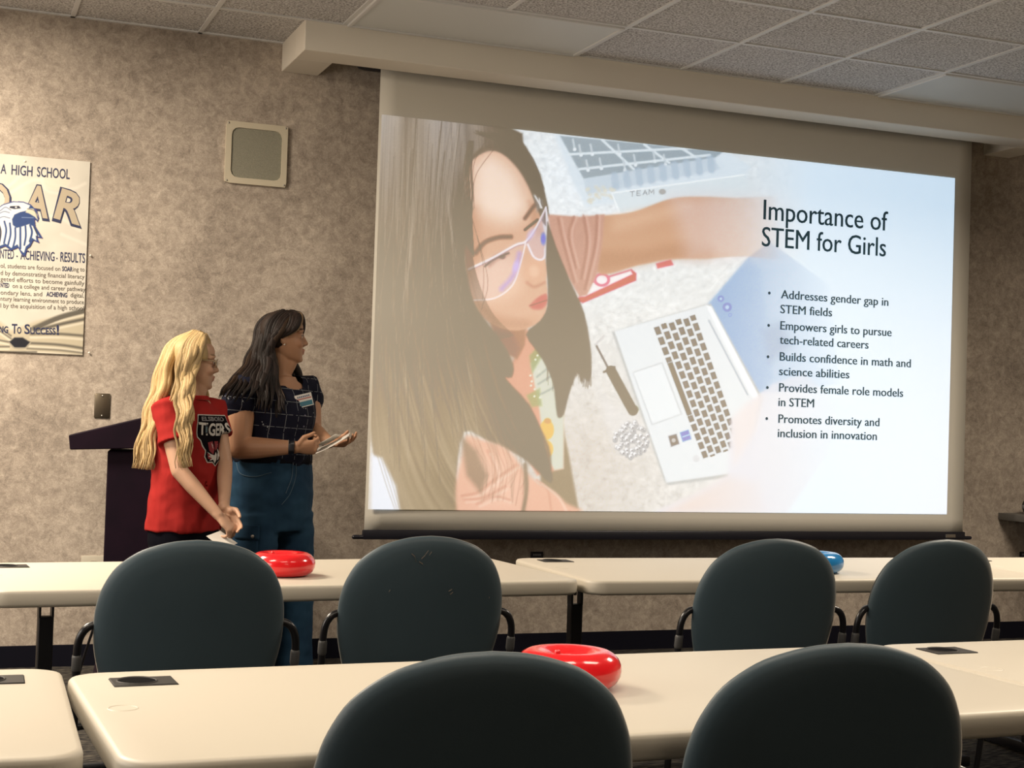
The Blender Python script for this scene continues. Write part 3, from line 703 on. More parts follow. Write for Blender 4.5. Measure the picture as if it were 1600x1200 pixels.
# open book along the foot
cv.poly([(-250, 1010), (0, 960), (60, 1010), (200, 960), (480, 895), (480, 1150), (-250, 1150)], (204, 193, 166), 14)
for k, (a, b_, c) in enumerate((((190, 1000), (330, 940), (480, 900)), ((200, 1010), (340, 975), (480, 945)), ((170, 1030), (330, 1030), (480, 1042)), ((160, 1080), (330, 1090), (480, 1112)), ((150, 1110), (330, 1120), (480, 1138)))):
    cv.line([a, b_, c], (30, 16, 12, 12, 6)[k], (86, 82, 74), 12, .85, 6)
    cv.line([(x, y+20) for x, y in (a, b_, c)], 12, (236, 228, 206), 10, .8, 6)
for a, b_ in (((-120, 900), (60, 1040)), ((-120, 930), (60, 1055)), ((-120, 1040), (50, 1075)), ((-120, 1100), (50, 1100)), ((-120, 1128), (200, 1130))):
    cv.line([a, b_], 9, (96, 92, 84), 8, .8); cv.line([(a[0], a[1]+14), (b_[0], b_[1]+14)], 8, (238, 230, 208), 8, .8)
cv.poly([(50, 1075), (80, 1050), (125, 1050), (165, 1075), (140, 1105), (80, 1105)], (28, 30, 40), 6)
cv.line([(50, 1078), (80, 1108), (140, 1108), (168, 1078)], 7, (176, 168, 148), 5, 1, 5)
pic = Vector((-pw/2, -.0008, 0))
art = None
def eagle():
    N, D, Wt = (44, 70, 124), (40, 44, 66), (240, 238, 232)
    out = [(-30, 345), (15, 314), (70, 298), (128, 299), (172, 316), (204, 350), (216, 392), (206, 416), (192, 398), (196, 436), (212, 462), (238, 505), (206, 498), (220, 532), (184, 516), (168, 548), (150, 562), (140, 606), (116, 590), (98, 556), (60, 572), (28, 548), (-30, 572)]
    cv.poly(out, N, 3)
    cv.poly([(-30, 352), (18, 320), (74, 304), (128, 306), (166, 322), (150, 350), (112, 358), (80, 372), (66, 398), (70, 430), (92, 446), (128, 436), (162, 424), (184, 438), (200, 470), (216, 494), (196, 488), (200, 516), (176, 500), (160, 534), (142, 548), (132, 584), (112, 566), (96, 536), (62, 556), (30, 532), (-30, 556)], Wt, 3)
    cv.poly([(152, 338), (184, 340), (206, 372), (208, 402), (190, 384), (160, 366), (140, 360)], (216, 208, 186), 3); cv.line([(150, 340), (190, 352), (207, 392)], 3, D, 2, .9, 6)
    cv.poly([(80, 374), (118, 370), (160, 372), (184, 390), (150, 402), (120, 418), (84, 438), (74, 404)], N, 3); cv.line([(120, 388), (184, 390)], 4, (120, 140, 180), 3)
    cv.poly([(56, 326), (104, 324), (116, 338), (80, 342), (52, 336)], D, 2); cv.ell(88, 332, 6, 4, Wt, 2)
    for P in ([(0, 352), (30, 332), (60, 348)], [(-20, 376), (20, 356), (52, 362)], [(-20, 402), (16, 384), (54, 392)]): cv.line(P, 5, (96, 112, 150), 3, .9, 6)
    for P, w_ in (([(-8, 420), (4, 470), (-6, 540)], 9), ([(24, 410), (34, 460), (22, 530)], 10), ([(54, 420), (58, 480), (42, 548)], 10), ([(84, 446), (84, 500), (72, 552)], 10), ([(112, 444), (112, 500), (112, 560)], 11), ([(140, 436), (142, 490), (134, 540)], 10), ([(166, 430), (176, 470), (164, 520)], 11), ([(186, 440), (204, 480), (206, 496)], 6)):
        cv.line(P, w_, N if w_ > 9 else D, 4, 1, 8)
art = picture_mesh('printed_art', pic, pic+Vector((pw, 0, 0)), pic+Vector((0, 0, ph)), nu, nv, cv.c*np.array((.88, .885, .90)), mat('poster_print', (.6, .5, .4), .45, attr='col'), po)
cv.c[:] = (255, 0, 255); eagle()
keep = np.abs(cv.c-np.array((255, 0, 255))).sum(-1) > 200
emblem = picture_mesh('emblem', pic+Vector((0, -.0042, 0)), pic+Vector((pw, -.0042, 0)), pic+Vector((0, -.0042, ph)), nu, nv, cv.c*.9, art.data.materials[0], art, keep=keep)
M_navy = mat('navy_ink', (.022, .028, .075), .5); M_tan = mat('tan_ink', (.40, .34, .25), .5); M_ink3 = mat('brown_grey_ink', (.10, .085, .07), .5)
def ptext(bm, s, x0, y0, x1, y1, cap, bold=0, dy=-.002):
    """baseline measured in the poster's own enlarged grid"""
    A, B = on_y(x0/3.53, 230+y0/3.53, PY), on_y(x1/3.53, 230+y1/3.53, PY)
    k = (on_y(x0/3.53, 230+(y0-cap)/3.53, PY)-A).length; u = (B-A); L = u.length; u.normalize()
    put_text(bm, s, A-Vector((pr.x-pw/2, PY, pb.z))+Vector((0, dy, 0)), u, Vector((-u.z, 0, u.x)), L, k, bold)
bm = bmesh.new(); ptext(bm, 'A', 2, 144, 34, 147, 52, .012); ptext(bm, 'HIGH', 62, 150, 178, 160, 54, .012); ptext(bm, 'SCHOOL', 203, 161, 384, 176, 54, .012)
obj('heading_lettering', bm, M_navy, art)
for ch, x0, y0, x1, y1, cap in (('O', -72, 365, 62, 350, 165), ('A', 122, 372, 262, 392, 178), ('R', 290, 388, 440, 432, 178)):
    bm = bmesh.new(); ptext(bm, ch, x0-2, y0+6, x1+14, y1+6, cap*1.03, .055, -.0022); sh = obj('letter_outline', bm, M_navy, art)
    bm = bmesh.new(); ptext(bm, ch, x0+6, y0-3, x1+2, y1-3, cap*.94, .026, -.003); obj('letter_face', bm, M_tan, art)
bm = bmesh.new(); ptext(bm, 'NTED', 0, 612, 76, 616, 50, .012); ptext(bm, '·', 90, 616, 98, 616, 30, .04); ptext(bm, 'ACHIEVING', 112, 618, 300, 628, 50, .012); ptext(bm, '·', 310, 628, 318, 628, 30, .04); ptext(bm, 'RESULTS', 332, 630, 468, 638, 52, .012)
obj('motto_lettering', bm, M_navy, art)
bm = bmesh.new()
for s, x0, y0, x1, y1 in (('ol, students are focused on', 2, 664, 332, 682), ('d by demonstrating financial literacy', 2, 704, 465, 726), ('geted efforts to become gainfully', 2, 738, 464, 762),
                          ('on a college and career pathway', 68, 776, 470, 796), ('ondary lens, and', 2, 812, 232, 822), ('digital,', 388, 826, 462, 830), ('ntury learning environment to produce', 2, 846, 462, 866), ('l by the acquisition of a high school', 2, 884, 462, 900), ('ing to', 402, 684, 466, 686)):
    ptext(bm, s, x0, y0, x1, y1, 24, .002)
obj('paragraph_lettering', bm, M_ink3, art)
bm = bmesh.new(); ptext(bm, 'SOAR', 342, 682, 400, 685, 25, .03); ptext(bm, 'NTED', 2, 772, 50, 775, 25, .03); ptext(bm, 'ACHIEVING', 255, 822, 370, 828, 25, .03)
obj('accent_lettering', bm, M_navy, art)
bm = bmesh.new(); ptext(bm, 'NG', -6, 1022, 44, 1024, 36, .02); ptext(bm, 'T', 64, 1026, 94, 1027, 52, .02); ptext(bm, 'O', 94, 1027, 118, 1027, 36, .02); ptext(bm, 'S', 134, 1028, 164, 1029, 52, .02); ptext(bm, 'UCCESS', 166, 1029, 306, 1033, 36, .02); ptext(bm, '!', 312, 1033, 326, 1033, 52, .03)
obj('slogan_lettering', bm, M_navy, art)
for px, py in ((39, 252), (140, 399), (138, 551)):
    q = on_y(px, py, PY); bm = bmesh.new(); ball(bm, (q.x-(pr.x-pw/2)+(.004 if px > 100 else 0), -.002, q.z-pb.z), (.006, .004, .005), 8); obj('pin', bm, mat('clear_pin', (.7, .66, .55), .3), po, smooth=True)
# ================================================================ tables
TH, TL, TW, TT = .737, 1.825, .76, .048
M_top = mat('cream_moulded_plastic', (.56, .515, .43), .42, bump=(240, .06, .001), spec=.35)
M_leg = mat('black_table_metal', (.006, .006, .009), .45)
M_grom = mat('charcoal_plastic', (.034, .032, .030), .6, spec=.2)
M_hole = mat('black_hole', (.003, .003, .004), .9, spec=.05)
def table_parts(t, left_g, right_g, la=.21, lb=.20):
    bm = bmesh.new(); e = .010; prof = [(e, 0), (e*.3, .004), (0, .010), (0, TT-.011), (e*.12, TT-.0055), (e*.45, TT-.0016), (e*1.1, TT)]
    R = []
    for ins, z in prof:
        R.append([bm.verts.new((x, y, TH-TT+z)) for x, y in rrect(ins, ins, TL-ins, TW-ins, .065-ins*.6, 7)])
    n = len(R[0])
    for a in range(len(R)-1):
        for k in range(n): bm.faces.new((R[a][k], R[a][(k+1) % n], R[a+1][(k+1) % n], R[a+1][k]))
    bm.faces.new(R[0][::-1]); bm.faces.new(R[-1])
    obj('tabletop', bm, M_top, t, sharp=50)
    for on, x in ((left_g, .128), (right_g, TL-.128)):
        if not on: continue
        bm = bmesh.new(); y = TW-.125; s = -1 if x < 1 else 1
        box(bm, (x-.058, y-.042, TH-.002), (x+.058, y+.042, TH+.0025), .002, 1); pl = obj('cable_port', bm, M_grom, t, sharp=40)
        bm = bmesh.new(); cx = x-.012
        L1 = [bm.verts.new((cx+.034*math.cos(2*PI*k/24), y+.034*math.sin(2*PI*k/24), TH+.0031)) for k in range(24)]; bm.faces.new(L1)
        obj('port_hole', bm, M_hole, pl)
        bm = bmesh.new(); ringloft(bm, [((cx, y, TH+.0025), (.038, 0, 0), (0, .038, 0)), ((cx, y, TH+.005), (.0365, 0, 0), (0, .0365, 0)), ((cx, y, TH+.003), (.034, 0, 0), (0, .034, 0))], 24, cap=False)
        obj('port_rim', bm, M_grom, pl, smooth=True)
    # moulded round mark near the corner
    bm = bmesh.new(); ringloft(bm, [((.058, .40, TH+.0), (.026, 0, 0), (0, .026, 0)), ((.058, .40, TH+.0012), (.0245, 0, 0), (0, .0245, 0)), ((.058, .40, TH), (.023, 0, 0), (0, .023, 0))], 24, cap=False); obj('moulding_mark', bm, M_top, t, smooth=True)
    for x, s in ((la, 1), (TL-lb, -1)):
        bm = bmesh.new(); yc = TW*.5
        # post: two uprights that leave a slot under the top, solid below
        box(bm, (x-.022, yc-.02, .05), (x+.022, yc+.02, TH-TT-.075), .003, 1)
        box(bm, (x-.022, yc-.02, TH-TT-.077), (x-.015, yc+.02, TH-TT-.010), .001, 1); box(bm, (x+.015, yc-.02, TH-TT-.077), (x+.022, yc+.02, TH-TT-.010), .001, 1)
        box(bm, (x-.022, yc-.02, TH-TT-.012), (x+.022, yc+.02, TH-TT-.001), .001, 1)
        box(bm, (x-.005, yc-.004, TH-TT-.045), (x+.004, yc+.004, TH-TT-.010), .001, 1)
        lg = obj('leg', bm, M_leg, t)
        bm = bmesh.new(); box(bm, (x-.026, .22, .012), (x+.026, TW-.06, .052), .008, 2); obj('foot', bm, M_leg, lg, sharp=40)
        bm = bmesh.new()
        for y in (.25, TW-.09): ringloft(bm, [((x, y, .0), (.016, 0, 0), (0, .016, 0)), ((x, y, .013), (.016, 0, 0), (0, .016, 0))], 10)
        obj('glide', bm, M_leg, lg)
        bm = bmesh.new(); box(bm, (x-.025, .10, TH-TT-.012), (x+.025, TW-.10, TH-TT+.001), .002, 1); obj('top_bracket', bm, M_leg, lg)
    bm = bmesh.new(); tube(bm, [(la, TW*.74, .11), (TL-lb, TW*.74, .11)], .016, N=10); obj('stretcher', bm, M_leg, t, smooth=True)
TABLES = [  # front-left corner, turn, ports, label
    (.140, 4.1917, .06044, 'cream folding table in the far row, left, under the red ring beside the presenters'),
    (1.97564, 4.28246, -.03023, 'cream folding table in the far row, right, with the blue ring on it'),
    (.26303, 2.13064, .02502, 'cream folding table in the near row, middle, holding the red ring'),
]
ts = []
t = thing('folding_table', TABLES[0][3], 'table', (TABLES[0][0], TABLES[0][1], 0), TABLES[0][2], 'cream folding tables in two rows'); table_parts(t, True, True); bpy.context.view_layer.update()
copy_thing(t, (TABLES[2][0], TABLES[2][1], 0), TABLES[2][2], TABLES[2][3])
t2 = thing('folding_table', TABLES[1][3], 'table', (TABLES[1][0], TABLES[1][1], 0), TABLES[1][2], 'cream folding tables in two rows'); table_parts(t2, True, True, .105, .20)
# right neighbours and the one at the lower left
def end_of(x, y, r, gap): return (x+(TL+gap)*math.cos(r), y+(TL+gap)*math.sin(r))
x, y = end_of(*TABLES[1][:3], .014); copy_thing(t, (x, y, 0), -.02, 'cream folding table in the far row at the right edge of the picture')
x, y = end_of(*TABLES[2][:3], .012); copy_thing(t, (x, y, 0), .015, 'cream folding table in the near row at the right edge of the picture')
fr, r0 = on_z(155, 1180, TH), -.030
copy_thing(t, (fr.x-.018-TL*math.cos(r0), fr.y-TL*math.sin(r0), 0), r0, 'cream folding table cut off at the lower left corner of the picture')

# ================================================================ chairs
M_shell = mat('slate_grey_plastic', (.042, .068, .085), .48, bump=(300, .12, .001), spec=.4)
_b = M_shell.node_tree.nodes['Principled BSDF']; _b.inputs['Sheen Weight'].default_value = .35; _b.inputs['Sheen Roughness'].default_value = .35; _b.inputs['Sheen Tint'].default_value = (1, .86, .70, 1)
M_pad = mat('slate_grey_fabric', (.035, .036, .036), .9, bump=(500, .3, .001))
M_tube = mat('black_steel_tube', (.007, .007, .009), .28, spec=.5)
M_clip = mat('grey_clip', (.07, .07, .07), .4)
def back_outline(k=1.0):
    half = [(0, .445), (.052, .441), (.10, .430), (.147, .411), (.195, .373), (.224, .325), (.238, .28), (.243, .24), (.243, .20), (.240, .16), (.230, .11), (.214, .055), (.186, .018), (.148, .002), (.10, 0), (0, 0)]
    c = spline(half, 4); P = [(x, z) for x, z in c]
    return P
def chair_parts(t):
    BZ = .464; out = back_outline(); full = [(x, z) for x, z in out]+[(-x, z) for x, z in out[-2:0:-1]]
    def place(x, z, d, s):
        """curved, reclined shell; d is depth behind the face, s shrinks towards the centre"""
        x, z = x*s*1.012, .21+(z-.21)*s
        return Vector((x, .46*x*x - .20*(z-.10)+.04 + d, BZ+z))
    def pad(profile, inner_rings):
        bm = bmesh.new(); R = []
        for s, d in profile: R.append([bm.verts.new(place(x, z, d, s)) for x, z in full])
        n = len(full)
        for a in range(len(R)-1):
            for k in range(n): bm.faces.new((R[a][k], R[a][(k+1) % n], R[a+1][(k+1) % n], R[a+1][k]))
        for L, s, d in ((R[0], profile[0][0], profile[0][1]), (R[-1], profile[-1][0], profile[-1][1])):
            c = bm.verts.new(place(0, .21, d, 1))
            for k in range(n): bm.faces.new((L[k], L[(k+1) % n], c))
        return bm
    sh = pad([(.35, -.005), (.72, -.0045), (.86, -.002), (.93, .0025), (.97, .008), (.993, .0145), (1.0, .020), (.994, .0225), (.98, .0235), (.9, .0235), (.4, .0235)], 3)
    obj('backrest', sh, M_shell, t, smooth=True)
    cu = pad([(.35, .0225), (.9, .0225), (.955, .026), (.965, .034), (.95, .044), (.85, .052), (.35, .055)], 3)
    obj('back_cushion', cu, M_pad, t, smooth=True)
    # seat
    bm = bmesh.new(); R = []
    for ins, z in ((.02, .425), (.004, .432), (0, .440), (.004, .452), (.02, .462), (.06, .466)):
        R.append([bm.verts.new((x, y, z+.012*((y-.3)/.2)**2*(-1 if y > .4 else .2))) for x, y in rrect(-.235+ins, .085+ins, .235-ins, .535-ins, .09, 7)])
    n = len(R[0])
    for a in range(len(R)-1):
        for k in range(n): bm.faces.new((R[a][k], R[a][(k+1) % n], R[a+1][(k+1) % n], R[a+1][k]))
    bm.faces.new(R[0][::-1]); bm.faces.new(R[-1]); obj('seat', bm, M_pad, t, sharp=60)
    for s in (-1, 1):
        bm = bmesh.new()
        P = [(s*.278, .17, .0), (s*.281, .12, .30), (s*.283, .080, .56), (s*.283, .072, .615), (s*.279, .068, .648), (s*.266, .066, .672), (s*.244, .070, .683), (s*.19, .072, .686), (s*.12, .060, .686)]
        tube(bm, spline(P, 5), .0105, (0, 1, 0), 10); lg = obj('rear_frame_tube', bm, M_tube, t, smooth=True)
        bm = bmesh.new(); tube(bm, [(s*.283, .079, .572), (s*.283, .074, .600)], .0128, N=10); obj('bracket', bm, M_clip, lg, smooth=True)
        bm = bmesh.new(); tube(bm, spline([(s*.236, .40, .416), (s*.262, .44, .405), (s*.268, .465, .36), (s*.268, .49, .18), (s*.268, .51, .0)], 5), .0105, (1, 0, 0), 10); fl = obj('front_frame_tube', bm, M_tube, t, smooth=True)
        bm = bmesh.new(); 
        tube(bm, [(s*.281, .105, .415), (s*.20, .15, .418)], .010, N=8); tube(bm, [(s*.274, .46, .415), (s*.20, .46, .418)], .010, N=8); tube(bm, [(s*.20, .13, .418), (s*.20, .50, .418)], .010, N=8)
        obj('seat_rail', bm, M_tube, t, smooth=True)
        bm = bmesh.new(); tube(bm, [(s*.278, .17, .008), (s*.278, .17, .02)], .016, N=10); tube(bm, [(s*.268, .51, .008), (s*.268, .51, .02)], .016, N=10); obj('glide', bm, M_bar, t, smooth=True)
t = thing('stacking_chair', 'grey shell chair tucked under the far row, leftmost, in front of the lectern', 'chair', (.640, 3.82, 0), -.02, 'grey chairs tucked under the far row'); chair_parts(t); bpy.context.view_layer.update()
FAR, NEAR = 'grey chairs tucked under the far row', 'grey chairs tucked under the near row'
scuffed = copy_thing(t, (1.320, 3.96, 0), -.02, 'grey shell chair under the far row with pale scuffs, left of the table seam', FAR)
copy_thing(t, (2.412, 3.88, 0), -.06, 'grey shell chair under the far row whose back hides half the blue ring', FAR)
copy_thing(t, (3.026, 3.86, 0), .03, 'grey shell chair under the far row, rightmost', FAR)
copy_thing(t, (.758, 1.98, 0), -.10, 'grey shell chair in the foreground that hides part of the red ring', NEAR)
copy_thing(t, (1.350, 1.96, 0), -.12, 'grey shell chair in the foreground at the right, largest in the picture', NEAR)

M_scuff = mat('pale_scuff', (.16, .14, .12), .9, spec=.1)
bm = bmesh.new()
for P in ([(-.060, .395), (-.050, .388), (-.044, .372)], [(-.030, .380), (-.020, .392), (-.012, .405)], [(-.036, .372), (-.024, .366)], [(-.008, .390), (-.002, .402)], [(.060, .285), (.070, .292)], [(.066, .276), (.074, .284)], [(-.115, .285), (-.112, .292)], [(.19, .262), (.192, .266)]):
    def sp(x, z, o): return Vector((x, .46*x*x-.20*(z-.10)+.04-.0062, .464+z+o))
    w = .0022
    for a, b in zip(P, P[1:]):
        bm.faces.new([bm.verts.new(sp(a[0], a[1], -w*.4)), bm.verts.new(sp(b[0], b[1], -w)), bm.verts.new(sp(b[0], b[1], w*.6)), bm.verts.new(sp(a[0], a[1], w))])
obj('scuff_marks', bm, M_scuff, scuffed)
# ================================================================ rings on the tables
def ring(px, py, label, m, R=.066, r=.036, col=None):
    q = on_z(px, py, TH)
    o = thing('inflatable_ring', label, 'ring toy', (q.x, q.y, TH+.0008), .4, 'glossy ring toys on the tables')
    bm = bmesh.new(); N, K = 40, 20; L = []
    for a in range(N):
        A = 2*PI*a/N; pk = 1+.012*math.sin(A*9)
        L.append([bm.verts.new(((R+r*math.cos(2*PI*b/K)*(1 if math.cos(2*PI*b/K) > 0 else 1.35*pk))*math.cos(A), (R+r*math.cos(2*PI*b/K)*(1 if math.cos(2*PI*b/K) > 0 else 1.35*pk))*math.sin(A), .036+.036*math.sin(2*PI*b/K))) for b in range(K)])
    for a in range(N):
        for b in range(K): bm.faces.new((L[a][b], L[(a+1) % N][b], L[(a+1) % N][(b+1) % K], L[a][(b+1) % K]))
    obj('tube', bm, m, o, smooth=True)
    bm = bmesh.new(); tube(bm, [(-.052, -.02, .066), (-.054, -.021, .073)], .006, N=8); obj('valve', bm, m, o, smooth=True)
M_red = mat('glossy_red_vinyl', (.80, .012, .018), .16, spec=.6, coat=.4); M_blue = mat('glossy_blue_vinyl', (.015, .20, .50), .16, spec=.6, coat=.4)
ring(441, 899, 'glossy red ring on the far table in front of the presenters', M_red)
ring(887, 1074, 'glossy red ring on the near table behind the foreground chair', M_red)
ring(1273, 894, 'glossy blue ring on the far table, half hidden by a chair', M_blue)

# ================================================================ lectern, cord
M_maho = mat('dark_mahogany', (.005, .0012, .006), .6, var=(9, (.008, .002, .008), 4), spec=.15)
lc = Vector((.826, 6.86, 0)); t = thing('lectern', 'dark mahogany lectern with a slanted top behind the blonde girl', 'lectern', lc, -.135)
def LX(px, py): # lectern side profile in its own frame
    v = on_y(px, py, 6.64); return ((v.x-.80)/math.cos(.135)+.0, v.z)
bm = bmesh.new(); prof = [LX(110, 680), LX(112, 703), LX(285, 699), LX(285, 638)]; prism(bm, prof, -.24, .24); bmesh.ops.bevel(bm, geom=bm.edges[:], offset=.004, segments=1, affect='EDGES'); obj('slanted_top', bm, M_maho, t)
xa, xb = LX(170, 703)[0], LX(278, 700)[0]; zt = prof[1][1]
bm = bmesh.new(); box(bm, (xa, -.20, .06), (xb, .20, zt-.001), .004, 1); obj('column', bm, M_maho, t)
bm = bmesh.new(); box(bm, (xa-.03, -.24, 0), (xb+.05, .24, .062), .006, 1); obj('base', bm, M_maho, t)
bm = bmesh.new()
P = [(.52, 4.62, .678), (.50, 4.75, .60), (.47, 4.95, .40), (.45, 5.1, .20), (.43, 5.25, .03), (.38, 5.4, .006), (.22, 5.5, .006), (.05, 5.45, .006)]
tube(bm, spline(P, 6), .0045, (1, 0, 0), 8)
tag(obj('power_cord', bm, M_bar, None, smooth=True), 'thin black power cord hanging from the far left table to the floor', 'cord')
# ================================================================ people
def skin_material(name, rough=.5):
    m = mat(name, (.5, .3, .2), rough, attr='col', bump=(160, .05, .001), spec=.35)
    b = m.node_tree.nodes['Principled BSDF']; b.inputs['Subsurface Weight'].default_value = .08
    b.inputs['Subsurface Radius'].default_value = (.012, .005, .003); b.inputs['Subsurface Scale'].default_value = .3
    return m
M_skinA, M_skinB = skin_material('tan_skin'), skin_material('fair_skin')
M_white = mat('eye_white', (.62, .58, .52), .25); M_iris = mat('brown_iris', (.035, .018, .010), .2)
def frame3(fwd, up=(0, 0, 1)):
    f = Vector(fwd).normalized(); u = Vector(up); u = (u-f*u.dot(f)).normalized(); s = u.cross(f)
    return f, s, u     # forward, left-hand side, up
class Head:
    """head in its own axes: forward, left, up from the middle between the ears"""
    def __init__(s, o, fwd, up=(0, 0, 1), k=1.0, soft=1.0):
        s.o = Vector(o); s.f, s.s, s.u = frame3(fwd, up); s.k = k; s.soft = soft
    def P(s, x, y, z): return s.o + (s.f*x + s.s*y + s.u*z)*s.k
    def M(s): return Matrix((s.f, s.s, s.u)).transposed()
    def solid(s, bm):
        k = s.k; w = s.soft
        R = [(-.116, .050, .068, .014), (-.112, .030, .080, .028), (-.100, .000, .086, .042*w), (-.082, -.035, .087, .052*w), (-.060, -.055, .086, .060*w), (-.03, -.072, .085, .066*w),
             (.0, -.088, .084, .070), (.030, -.096, .088, .073), (.055, -.099, .088, .073), (.078, -.094, .078, .067), (.096, -.074, .054, .052), (.107, -.045, .022, .030), (.110, -.022, -.002, .010)]
        R = spline(R, 3)
        ringloft(bm, [(s.P((a+b)/2, 0, z), s.f*((b-a)/2*k), s.s*(h*k), .88) for z, a, b, h in R.tolist()], 28)
        def T(pts, rad): tube(bm, [s.P(*p) for p in pts], [r*k for r in rad], s.u, 10)
        T([(.078, 0, .030), (.086, 0, .008), (.096, 0, -.012), (.104, 0, -.026)], [.008, .0088, .0098, .0108]); T([(.078, 0, .012), (.082, 0, -.010), (.088, 0, -.030)], [.010, .013, .014])        # nose bridge to tip
        for y in (-1, 1):
            T([(.094, y*.011, -.031), (.088, y*.016, -.032)], [.0075, .006])                                       # nostril wing
            T([(.083, y*.013, .030), (.079, y*.045, .033), (.062, y*.062, .024)], [.007, .008, .006])              # brow
            ball(bm, s.P(.058, y*.036, -.030), (.027*k, .026*k, .025*k), 12, s.M())                              # cheek
            T([(.083, y*.020, .004), (.080, y*.034, .006), (.071, y*.046, .003)], [.0055, .007, .005])             # eyelid
            ball(bm, s.P(-.012, y*.073, -.004), (.017*k, .006*k, .030*k), 14, s.M())                              # ear
            T([(-.004, y*.076, -.030), (-.022, y*.080, -.012), (-.028, y*.082, .010), (-.016, y*.080, .026), (.002, y*.076, .020)], [.006, .0045, .0048, .0048, .0035])
        T([(.084, -.021, -.062), (.094, -.006, -.057), (.094, .006, -.057), (.084, .021, -.062)], [.0035, .0058, .0058, .0035])
        T([(.083, -.019, -.067), (.091, 0, -.071), (.083, .019, -.067)], [.004, .0070, .004])
        ball(bm, s.P(.074, 0, -.100), (.017*k, .020*k, .015*k), 12, s.M())
    def local(s, v): d = (v-np.array(s.o))/s.k; return d@np.array(s.f), d@np.array(s.s), d@np.array(s.u)
    def paint(s, v, col, lip, brow):
        x, y, z = s.local(v); inh = (x > .05) & (np.abs(y) < .06) & (np.abs(z) < .12)
        def w(m): return m[:, None]
        L = np.clip(1.4-np.hypot(y/.023, (z+.0635)/.0115), 0, 1)*inh*(x > .078); col[:] = col*(1-w(L)*.8)+np.array(lip)*w(L)*.8
        bz = .040-.16*np.clip(np.abs(y)-.038, 0, 1)-.10*np.clip(.030-np.abs(y), 0, 1)
        B = np.clip(1.5-np.abs(z-bz)/.0038, 0, 1)*(np.abs(y) > .014)*(np.abs(y) < .056)*inh; col[:] = col*(1-w(B)*.85)+np.array(brow)*w(B)*.85
        K = np.clip(1-np.hypot((np.abs(y)-.045)/.026, (z+.032)/.024), 0, 1)*inh*.35; col[:] = col*(1-w(K))+col*np.array((1.1, .82, .78))*w(K)
    def eyes(s, parent):
        for y in (-1, 1):
            bm = bmesh.new(); ball(bm, s.P(.0755, y*.033, .0055), .0103*s.k, 14); e = obj('eye', bm, M_white, parent, smooth=True)
            bm = bmesh.new(); d = (s.f+s.s*y*.10).normalized(); ball(bm, s.P(.0755, y*.033, .0055)+d*.0062*s.k, .0059*s.k, 12); obj('iris', bm, M_iris, e, smooth=True)
            bm = bmesh.new(); tube(bm, [s.P(.079, y*.019, .008), s.P(.0885, y*.033, .0125), s.P(.076, y*.047, .008)], .0016*s.k, N=6); obj('lashes', bm, M_iris, e, smooth=True)
def hand(bm, wrist, d, n, thumb, k=1.0, curl=(35, 45, 25), spread=.05, tcurl=.5):
    """palm with four unequal bent fingers and a thumb; d towards the fingertips, n out of the palm, thumb side"""
    d, t_ = Vector(d).normalized(), Vector(thumb); n = Vector(n); n = (n-d*n.dot(d)).normalized(); t_ = (t_-d*t_.dot(d)-n*t_.dot(n)).normalized()
    w = Vector(wrist)
    tube(bm, [w-d*.015*k, w+d*.012*k, w+d*.045*k, w+d*.080*k], [(.024*k, .018*k), (.027*k, .018*k), (.037*k, .0155*k), (.038*k, .012*k)], t_, 14)
    ball(bm, w+d*.028*k+t_*.022*k+n*.006*k, (.018*k, .018*k, .018*k), 10)
    for i, (off, L) in enumerate(((.0285, .072), (.0095, .080), (-.0095, .074), (-.0275, .058))):
        p = w+d*(.080-abs(i-1)*.004)*k+t_*off*k; dd = (d+t_*spread*(1.2-i*.8)).normalized(); P = [p-dd*.02*k, p]; a = 0
        for c, f in zip(curl, (.44, .32, .26)):
            a += c*(1+.08*i); q = math.radians(a); P.append(P[-1]+(dd*math.cos(q)+n*math.sin(q))*L*f*k)
        tube(bm, P, [.0090*k, .0092*k, .0082*k, .0074*k, .0062*k], t_, 10)
    p = w+d*.022*k+t_*.028*k; a = (d*.62+t_*.70+n*.35).normalized(); b = (d*.9+t_*(.35-.5*tcurl)+n*(.25+.5*tcurl)).normalized()
    tube(bm, [p-a*.012*k, p+a*.026*k, p+a*.026*k+b*.030*k, p+a*.026*k+(b+n*.2).normalized()*.053*k], [.0125*k, .0115*k, .0098*k, .0078*k], n, 10)
def torso(bm, rings, ax, fr, N=32, p=.92):
    ringloft(bm, [(c, ax*hw, fr*hd, p) for c, hw, hd in rings], N)
def lock_mesh(name, locks, m, parent, cols, N=7):
    """hair: many flattened tapering locks in one mesh, each with its own tone; locks = (points, radius, flat)"""
    V, F, K = [], [], []
    for (P, r0, flat), c in zip(locks, cols):
        P = np.array(P); n = len(P); base = len(V)
        T = np.gradient(P, axis=0); T /= np.linalg.norm(T, axis=1)[:, None]+1e-9
        ref = np.array(flat); 
        for i in range(n):
            t = i/(n-1); r = r0*min(1, .45+t*4)*(1-.2*t)*(1 if t < .62 else max(.06, (1-t)/.38)**.7)
            a = ref-T[i]*(ref@T[i]); a /= np.linalg.norm(a)+1e-9; b = np.cross(T[i], a)
            for k in range(N):
                q = 2*PI*k/N; V.append(P[i]+a*(r*.40*math.cos(q))+b*(r*1.75*math.sin(q))); K.append(np.array(c)*(1+.10*math.sin(3*q+i*.35)))
        for i in range(n-1):
            for k in range(N): F.append((base+i*N+k, base+i*N+(k+1) % N, base+(i+1)*N+(k+1) % N, base+(i+1)*N+k))
        F.append(tuple(base+k for k in range(N))[::-1]); F.append(tuple(base+(n-1)*N+k for k in range(N)))
    me = bpy.data.meshes.new(name); me.from_pydata([tuple(v) for v in V], [], F); me.update()
    set_col(me, np.clip(np.array(K), 0, 1)); return link(name, me, m, parent, True)
